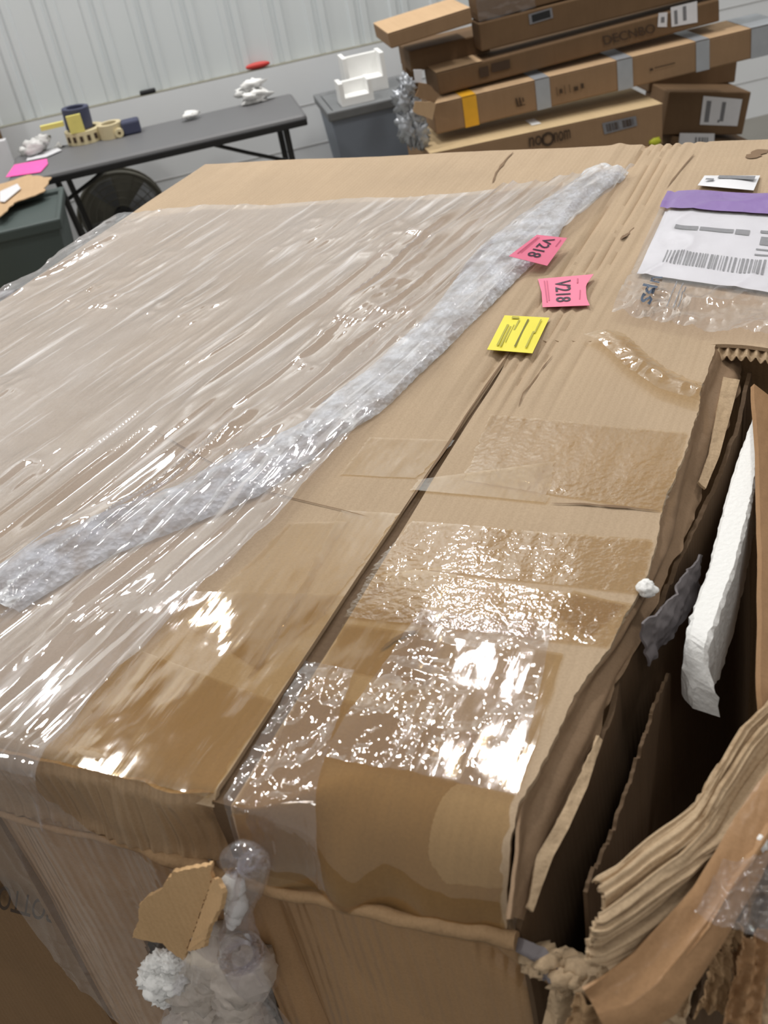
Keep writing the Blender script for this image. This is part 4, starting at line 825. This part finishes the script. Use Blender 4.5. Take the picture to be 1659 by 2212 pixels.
# ---- grey bin at the left with cardboard in it
def tapered(c, w0, d0, w1, d1, h, th=.01):
    x_, y_, z_ = c; V = []
    for (w, d, z) in ((w0, d0, 0), (w1, d1, h), (w1 - th * 2, d1 - th * 2, h), (w0 - th * 2, d0 - th * 2, th)):
        V += [(x_ - w / 2, y_ - d / 2, z_ + z), (x_ + w / 2, y_ - d / 2, z_ + z), (x_ + w / 2, y_ + d / 2, z_ + z), (x_ - w / 2, y_ + d / 2, z_ + z)]
    Fc = [(3, 2, 1, 0)] + [(l * 4 + j, l * 4 + (j + 1) % 4, l * 4 + 4 + (j + 1) % 4, l * 4 + 4 + j) for l in range(3) for j in range(4)] + [(12, 13, 14, 15)]
    return V, Fc
bc = Yp(60, 440, 4.35); bn = thing('waste_bin', (-.84, 4.42, 0), 0, 'dark green-grey waste bin at the left in front of the table', 'bin')
V, Fc = tapered((-.80, 4.42, 0), .38, .34, .48, .42, .73); bevel(mk('bin_body', V, Fc, M['bin'], bn, smooth=False), .012)
V, Fc = tapered((-.80, 4.42, .69), .50, .44, .51, .45, .045, .02); bevel(mk('bin_rim', V, Fc, M['bin'], bn, smooth=False), .008)
V, Fc = plate(np.array([Zp(*k, .745) for k in ((-60, 440), (0, 400), (60, 380), (110, 385), (95, 415), (30, 440), (0, 470))]), .004, .004, .02); tag(mk('cardboard_scrap', V, Fc, M['back'], smooth=False), 'scraps of tan cardboard sticking out of the dark bin', 'cardboard')
V, Fc = plate(np.array([Zp(*k, .755) for k in ((0, 415), (38, 398), (45, 408), (10, 437), (0, 436))]), .003); tag(mk('white_scrap', V, Fc, M['paper'], smooth=False), 'white paper strip lying on the scraps in the dark bin', 'paper')
V, Fc = boxV((-1.02, 3.95, 0), (-.86, 4.05, .55)); V[:, 0] += np.where(V[:, 2] > .3, -.03, .0); tag(bevel(mk('yellow_container', V, Fc, plain('yellow_plastic', (190, 160, 40), .5), smooth=False), .02), 'yellow container half hidden at the left edge beside the bin', 'container')
a = L([A(-60, 640, -.02)])[0]; b = L([A(62, 628, -.02)])[0]
a = Zp(-160, 655, .62); b = Zp(36, 640, .62)
V, Fc = tube([a, (a + b) / 2, b], .022, 14); V2, F2 = tube([b, b * [1, 1, 0]], .02, 12); V, Fc = merge([(V, Fc), (V2, F2)]); tag(mk('grey_handrail', V, Fc, plain('grey_tube', (140, 140, 144), .5)), 'grey tube rail at the left edge just beyond the film', 'rail')
# white board leaning at far left
q = [Yp(-90, 230, 5.0), Yp(-8, 262, 5.0), Yp(34, 350, 5.0), Yp(-70, 380, 5.0)]
V, Fc = boxV((-1.25, 5.42, 0), (Yp(14, 285, 5.42)[0] - .02, 5.47, .80)); tag(mk('white_board', V, Fc, M['paper'], smooth=False), 'white board standing at the far left edge by the wall', 'board')
V, Fc = boxV((-1.3, 5.50, 0), (Yp(12, 262, 5.6)[0] - .03, 5.54, 1.05)); tag(mk('brown_post', V, Fc, M['back3'], smooth=False), 'narrow brown upright board in the corner behind the white board', 'board')
# ---- grey tote with foam pieces
ta = Yp(712, 241, 5.05); tbx = Yp(900, 200, 5.05)
tt = thing('grey_tote', ((ta[0] + tbx[0]) / 2, 5.22, 0), 0, 'grey-blue plastic tote bin standing right of the table by the wall', 'tote')
cx = (ta[0] + tbx[0]) / 2; w = tbx[0] - ta[0]; hz = ta[2]
V, Fc = tapered((cx, 5.24, 0), w - .10, .30, w, .38, hz - .03); bevel(mk('tote_body', V, Fc, M['tote'], tt, smooth=False), .015)
V, Fc = tapered((cx, 5.24, hz - .045), w + .025, .41, w + .03, .42, .045, .03); bevel(mk('tote_rim', V, Fc, M['toted'], tt, smooth=False), .008)
V, Fc = boxV((cx - w / 2 + .02, 5.07, hz - .03), (cx + w / 2 - .02, 5.40, hz - .005)); mk('tote_lid', V, Fc, M['toted'], tt, smooth=False)
def fbox(p0, p1, y, d, name, label, mat=M['foam']):
    a_, b_ = Yp(*p0, y), Yp(*p1, y); V, Fc = boxV((min(a_[0], b_[0]), y, min(a_[2], b_[2])), (max(a_[0], b_[0]), y + d, max(a_[2], b_[2]))); return tag(bevel(mk(name, V, Fc, mat, smooth=False), .006), label, 'foam block')
# U-shaped pale foam tray and broken pieces on the lid
zt = hz - .004
def fblock(x_a, x_b, y_a, y_b, h, name, label, z0=zt):
    pr = [boxV((x_a, y_a, z0), (x_a + .02, y_b, z0 + h)), boxV((x_b - .02, y_a, z0), (x_b, y_b, z0 + h * .95)), boxV((x_a + .02, y_b - .03, z0), (x_b - .02, y_b, z0 + h * .9)), boxV((x_a + .02, y_a, z0), (x_b - .02, y_b - .03, z0 + h * .35))]
    V, Fc = merge(pr); return tag(mk(name, V, Fc, M['foam'], smooth=False), label, 'foam block')
f0 = Yp(738, 150, 5.32)[0]; f1 = Yp(825, 130, 5.32)[0]
fblock(f0, f1, 5.25, 5.38, .17, 'foam_tray', 'white foam corner tray standing at the back of the grey tote')
f0 = Yp(730, 190, 5.12)[0]; f1 = Yp(800, 175, 5.12)[0]
fblock(f0, f1, 5.09, 5.2, .10, 'foam_tray', 'white foam piece lying in front of the taller tray on the tote')
# ================================================================== BACKGROUND: STACK OF LONG CARTONS
def unit(v_): v_ = np.asarray(v_, float); return v_ / np.linalg.norm(v_)
def long_carton(BL, BR, TLp, y, depth, mat, label, name='long_carton', group=None, ydr=0.):
    a_, b_, t_ = Yp(*BL, y), Yp(*BR, y), Yp(*TLp, y)
    e = b_ - a_; e[1] += ydr; up = np.array([0, 0, 1.]); up = unit(up - unit(e) * (up @ unit(e))); h = (t_ - a_) @ up; dp = unit(np.cross(up, e)) * depth
    o_ = thing(name, (float((a_ + b_)[0] / 2), y + depth / 2, float(min(a_[2], b_[2]))), math.atan2(e[1], e[0]), label, 'carton', group)
    V = np.array([a_, b_, b_ + dp, a_ + dp, a_ + up * h, b_ + up * h, b_ + dp + up * h, a_ + dp + up * h])
    bevel(mk('carton_body', V, boxV((0, 0, 0), (1, 1, 1))[1], mat, o_, smooth=False), .006)
    c_ = np.array([a_ + up * h, b_ + up * h, b_, a_])                # front face TL TR BR BL
    ctop = np.array([a_ + up * h + dp, b_ + up * h + dp, b_ + up * h, a_ + up * h])
    return o_, c_, ctop
def wrapband(o_, c_, ct, s0, s1, mat, name='tape_band', lift=.002):
    f_ = rects_v(c_, (s0, 0, s1, 1), lift); t_ = rects_v(ct, (s0, 0, s1, 1), lift); V, Fc = merge([(f_, [(0, 1, 2, 3)]), (t_, [(0, 1, 2, 3)])]); return mk(name, V, Fc, mat, o_, smooth=False)
def rects_v(c_, r, lift): x0_, y0_, x1_, y1_ = r; return quadmap(c_, np.array([x0_, x1_, x1_, x0_]), np.array([y0_, y0_, y1_, y1_]), lift)
# lowest one with round logo
o1, c1, ct1 = long_carton((940, 420), (1432, 312), (943, 330), 4.25, .44, M['back2'], 'long kraft carton with a dark printed emblem, lowest of the long ones', group=None)
V = np.array(ct1) + [0, 0, .0015]; mk('lit_top_face', V, [(0, 1, 2, 3)], M['backg'], o1, smooth=False)  # paler overlay: light falling on the top is painted as colour
def sfrac(c_, u_, v_, y):
    P_ = Yp(u_, v_, y); ex = c_[1] - c_[0]; ey = c_[3] - c_[0]; d_ = P_ - c_[0]; return (d_ @ ex) / (ex @ ex), (d_ @ ey) / (ey @ ey)
def lab(o_, c_, px, y, mat, name, lift=.003):
    s = [sfrac(c_, *k, y) for k in px]; V = quadmap(c_, np.array([k[0] for k in s]), np.array([k[1] for k in s]), lift); return mk(name, V, [(0, 1, 2, 3)], mat, o_, smooth=False), V
l, V = lab(o1, c1, [(1300, 266), (1373, 250), (1376, 271), (1305, 290)], 4.25, M['inkg'], 'shipping_label')
rects_on('barcode', V, bars(3, 9, .1, .48, .15, .85) + bars(4, 9, .58, .92, .15, .85), M['print'], l, .001)
_, V = lab(o1, c1, [(1141, 297), (1180, 288), (1182, 308), (1143, 318)], 4.25, M['print'], 'x'); bpy.data.objects.remove(_)
text_on('printed_word', 'nor', V, M['print'], o1, .003)
_, V = lab(o1, c1, [(1195, 286), (1230, 278), (1232, 298), (1197, 308)], 4.25, M['print'], 'x'); bpy.data.objects.remove(_); text_on('printed_word', 'nom', V, M['print'], o1, .003)
s_, t_ = sfrac(c1, 1183, 300, 4.25); ctr = quadmap(c1, np.array(s_), np.array(t_), .003); ex = unit(c1[1] - c1[0]); ez = unit(c1[0] - c1[3])
V = []; 
for j in range(24): an = 2 * math.pi * j / 24; d_ = math.cos(an) * ex + math.sin(an) * ez; V += [ctr + d_ * .018, ctr + d_ * .028]
mk('printed_emblem', V, [(2 * j, 2 * j + 1, (2 * j + 3) % 48, (2 * j + 2) % 48) for j in range(24)], M['print'], o1, smooth=False)
wl = np.array([.33, .37, .37, .33]); mk('white_patch', quadmap(ct1, np.array([.46, .50, .50, .46]), np.array([.62, .62, .82, .82]), .004), [(0, 1, 2, 3)], M['foam'], o1, smooth=False)
# yellow & silver taped long one
o2, c2_, ct2 = long_carton((943, 291), (1690, 111), (937, 226), 4.35, .22, M['back2'], 'longest kraft carton with one yellow and several silver tape bands')
mk('lit_top_face', np.array(ct2) + [0, 0, .0015], [(0, 1, 2, 3)], M['back'], o2, smooth=False)  # lit top painted in paler board than the shaded front
def sx(c_, u_, v_, y): return sfrac(c_, u_, v_, y)[0]
for u0, v0, u1, v1, mt, nm in ((1001, 240, 1031, 232, M['ytape'], 'yellow_tape_band'), (1157, 200, 1188, 195, M['silver'], 'silver_tape_band'), (1333, 155, 1366, 148, M['silver'], 'silver_tape_band'), (1503, 115, 1532, 108, M['silver'], 'silver_tape_band'), (1622, 90, 1690, 75, M['silver'], 'silver_tape_band')):
    wrapband(o2, c2_, ct2, sx(c2_, u0, v0, 4.35), sx(c2_, u1, v1, 4.35), mt, nm, .003)
_, V = lab(o2, c2_, [(1112, 212), (1130, 208), (1134, 226), (1116, 230)], 4.35, M['print'], 'x'); bpy.data.objects.remove(_); rects_on('handling_symbol', V, [(0, .0, .2, 1), (.4, 0, .6, 1), (0, .9, 1, 1), (.8, .1, .95, .6)], M['print'], o2, .003)
_, V = lab(o2, c2_, [(1200, 188), (1262, 175), (1264, 192), (1203, 207)], 4.35, M['print'], 'x'); bpy.data.objects.remove(_); rects_on('handling_symbol', V, [(0, .0, .02, 1), (.28, 0, .3, 1), (.1, .3, .2, .8), (.45, 0, .47, 1), (.6, .4, .75, .9), (.85, .2, .95, .8)], M['print'], o2, .003)
_, V = lab(o2, c2_, [(1402, 145), (1470, 128), (1471, 138), (1403, 155)], 4.35, M['print'], 'x'); bpy.data.objects.remove(_); rects_on('printed_line', V, [(0, .3, .1, .8), (.15, .3, .8, .5)], M['print'], o2, .003)
# torn end of that carton: flaps and silver wrap
sc_ = M['back2']
V, Fc = plate(np.array([Yp(*k, 4.30) for k in ((896, 216), (940, 224), (934, 258), (890, 240))]), .005, .003, .02); mk('torn_end_flap', V, Fc, M['back'], o2, smooth=False)
V, Fc = plate(np.array([Yp(*k, 4.31) for k in ((905, 178), (922, 180), (948, 204), (938, 222), (898, 208))]), .005, .003, .02, 4); mk('torn_end_flap', V, Fc, M['back2'], o2, smooth=False)
pr = [blob(Yp(u_, v_, 4.36), r, i, .8, 30, 20, (1, .6, 1.5), 6.) for i, (u_, v_, r) in enumerate(((885, 275, .045), (872, 220, .035), (895, 250, .04), (905, 285, .04), (880, 190, .03)))]
V, Fc = merge(pr); mk('silver_end_wrap', V, Fc, M['silver'], o2)
# printed carton above
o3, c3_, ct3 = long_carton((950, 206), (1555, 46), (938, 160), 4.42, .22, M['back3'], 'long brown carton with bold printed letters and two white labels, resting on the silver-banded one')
mk('lit_top_face', quadmap(ct3, np.array([0, .16, .16, 0]), np.array([.3, .3, 1, 1]), .002), [(0, 1, 2, 3)], M['back'], o3, smooth=False)  # painted patch of light on the left of the top
_, V = lab(o3, c3_, [(1300, 78), (1412, 50), (1416, 69), (1305, 97)], 4.42, M['print'], 'x'); bpy.data.objects.remove(_); text_on('printed_word', 'DECNBO', V, M['print'], o3, .003)
l, V = lab(o3, c3_, [(1448, 16), (1505, 2), (1506, 48), (1450, 58)], 4.42, M['paper'], 'shipping_label'); rects_on('barcode', V, [(.12, .2, .24, .9), (.45, .1, .58, .8)], M['inkg'], l, .001)
l, V = lab(o3, c3_, [(1422, 28), (1441, 26), (1440, 58), (1420, 58)], 4.42, M['paper'], 'small_label'); rects_on('printed_text', V, [(.3, .3, .7, .7)], M['inkg'], l, .001)
_, V = lab(o3, c3_, [(1033, 144), (1100, 127), (1102, 152), (1036, 168)], 4.42, M['print'], 'x'); bpy.data.objects.remove(_); rects_on('printed_block', V, [(0, .1, .3, 1), (.4, 0, 1, .8)], M['print'], o3, .003)
V, Fc = plate(np.array([Yp(*k, 4.37) for k in ((893, 148), (912, 150), (911, 176), (897, 178))]), .004, .002, .02); mk('clear_end_wrap', V, Fc, M['paper'], o3, smooth=False)
# next two dark cartons
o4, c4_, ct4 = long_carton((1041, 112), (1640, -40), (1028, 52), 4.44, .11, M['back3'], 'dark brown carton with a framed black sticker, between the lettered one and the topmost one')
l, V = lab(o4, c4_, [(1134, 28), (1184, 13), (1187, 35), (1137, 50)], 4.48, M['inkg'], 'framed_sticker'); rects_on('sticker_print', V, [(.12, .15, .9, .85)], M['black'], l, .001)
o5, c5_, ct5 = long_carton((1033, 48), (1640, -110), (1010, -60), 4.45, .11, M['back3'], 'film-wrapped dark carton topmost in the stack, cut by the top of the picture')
V, Fc = sheet(quadmap(c5_, *np.meshgrid(np.linspace(0, .2, 20), np.linspace(0, 1, 20), indexing='ij'), .006) + (RS.rand(20, 20, 1) - .5) * .006, 0); mk('clear_wrap', V, Fc, M['clear'], o5)
# light one sticking out on the left
o6, c6_, ct6 = long_carton((845, 106), (1022, 50), (836, 74), 4.40, .28, M['back2'], 'light kraft carton sticking out to the left near the top of the stack')
mk('lit_top_face', np.array(ct6) + [0, 0, .0015], [(0, 1, 2, 3)], M['back'], o6, smooth=False)  # overhead light on this top painted as a paler face
o7, c7_, ct7 = long_carton((890, 158), (1060, 116), (890, 110), 4.56, .2, M['back3'], 'dark carton end in the gap below the light protruding one')
pp_ = [Yp(868, 100, 4.8), Yp(890, 96, 4.8), Yp(895, 330, 4.6), Yp(868, 330, 4.6)]
V, Fc = boxV((pp_[0][0], 4.79, 0), (pp_[1][0] + .01, 4.86, pp_[0][2])); tag(mk('carton_edge_post', V, Fc, M['back3'], smooth=False), 'narrow brown carton edge standing behind the torn left ends of the stack', 'carton')
# right lower cartons
o8, c8_, ct8 = long_carton((1430, 292), (1604, 291), (1448, 198), 4.62, .24, M['back3'], 'square brown carton with a large white label, right of the long cartons')
l, V = lab(o8, c8_, [(1519, 207), (1603, 214), (1592, 272), (1511, 269)], 4.62, M['paper'], 'shipping_label'); rects_on('barcode', V, [(.1, .15, .22, .9), (.5, .15, .6, .85), (.45, .8, .5, .9)], M['inkg'], l, .001)
o9, c9_, ct9 = long_carton((1425, 420), (1596, 430), (1432, 294), 4.60, .24, M['back3'], 'brown carton under the square one, only its white label showing', )
l, V = lab(o9, c9_, [(1468, 287), (1543, 288), (1541, 330), (1463, 330)], 4.60, M['paper'], 'shipping_label'); rects_on('barcode', V, bars(8, 6, .45, .85, .2, .7), M['inkg'], l, .001)
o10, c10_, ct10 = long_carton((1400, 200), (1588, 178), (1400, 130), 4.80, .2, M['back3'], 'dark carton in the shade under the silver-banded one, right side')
V, Fc = boxV((1.05, 4.50, 0), (2.05, 4.75, .33)); tag(mk('base_carton', V, Fc, M['back3'], smooth=False), 'broad dark carton on the floor carrying the stack of long cartons', 'carton')
c = Yp(1415, 306, 4.25); V, Fc = blob(c, .022, 4, .3, 16, 10, (1.2, .6, .8)); mk('lime_tape_wad', V, Fc, plain('lime_plastic', (176, 180, 40), .5), o1, label='lime green wad of tape')
print('scene built', len(bpy.data.objects))
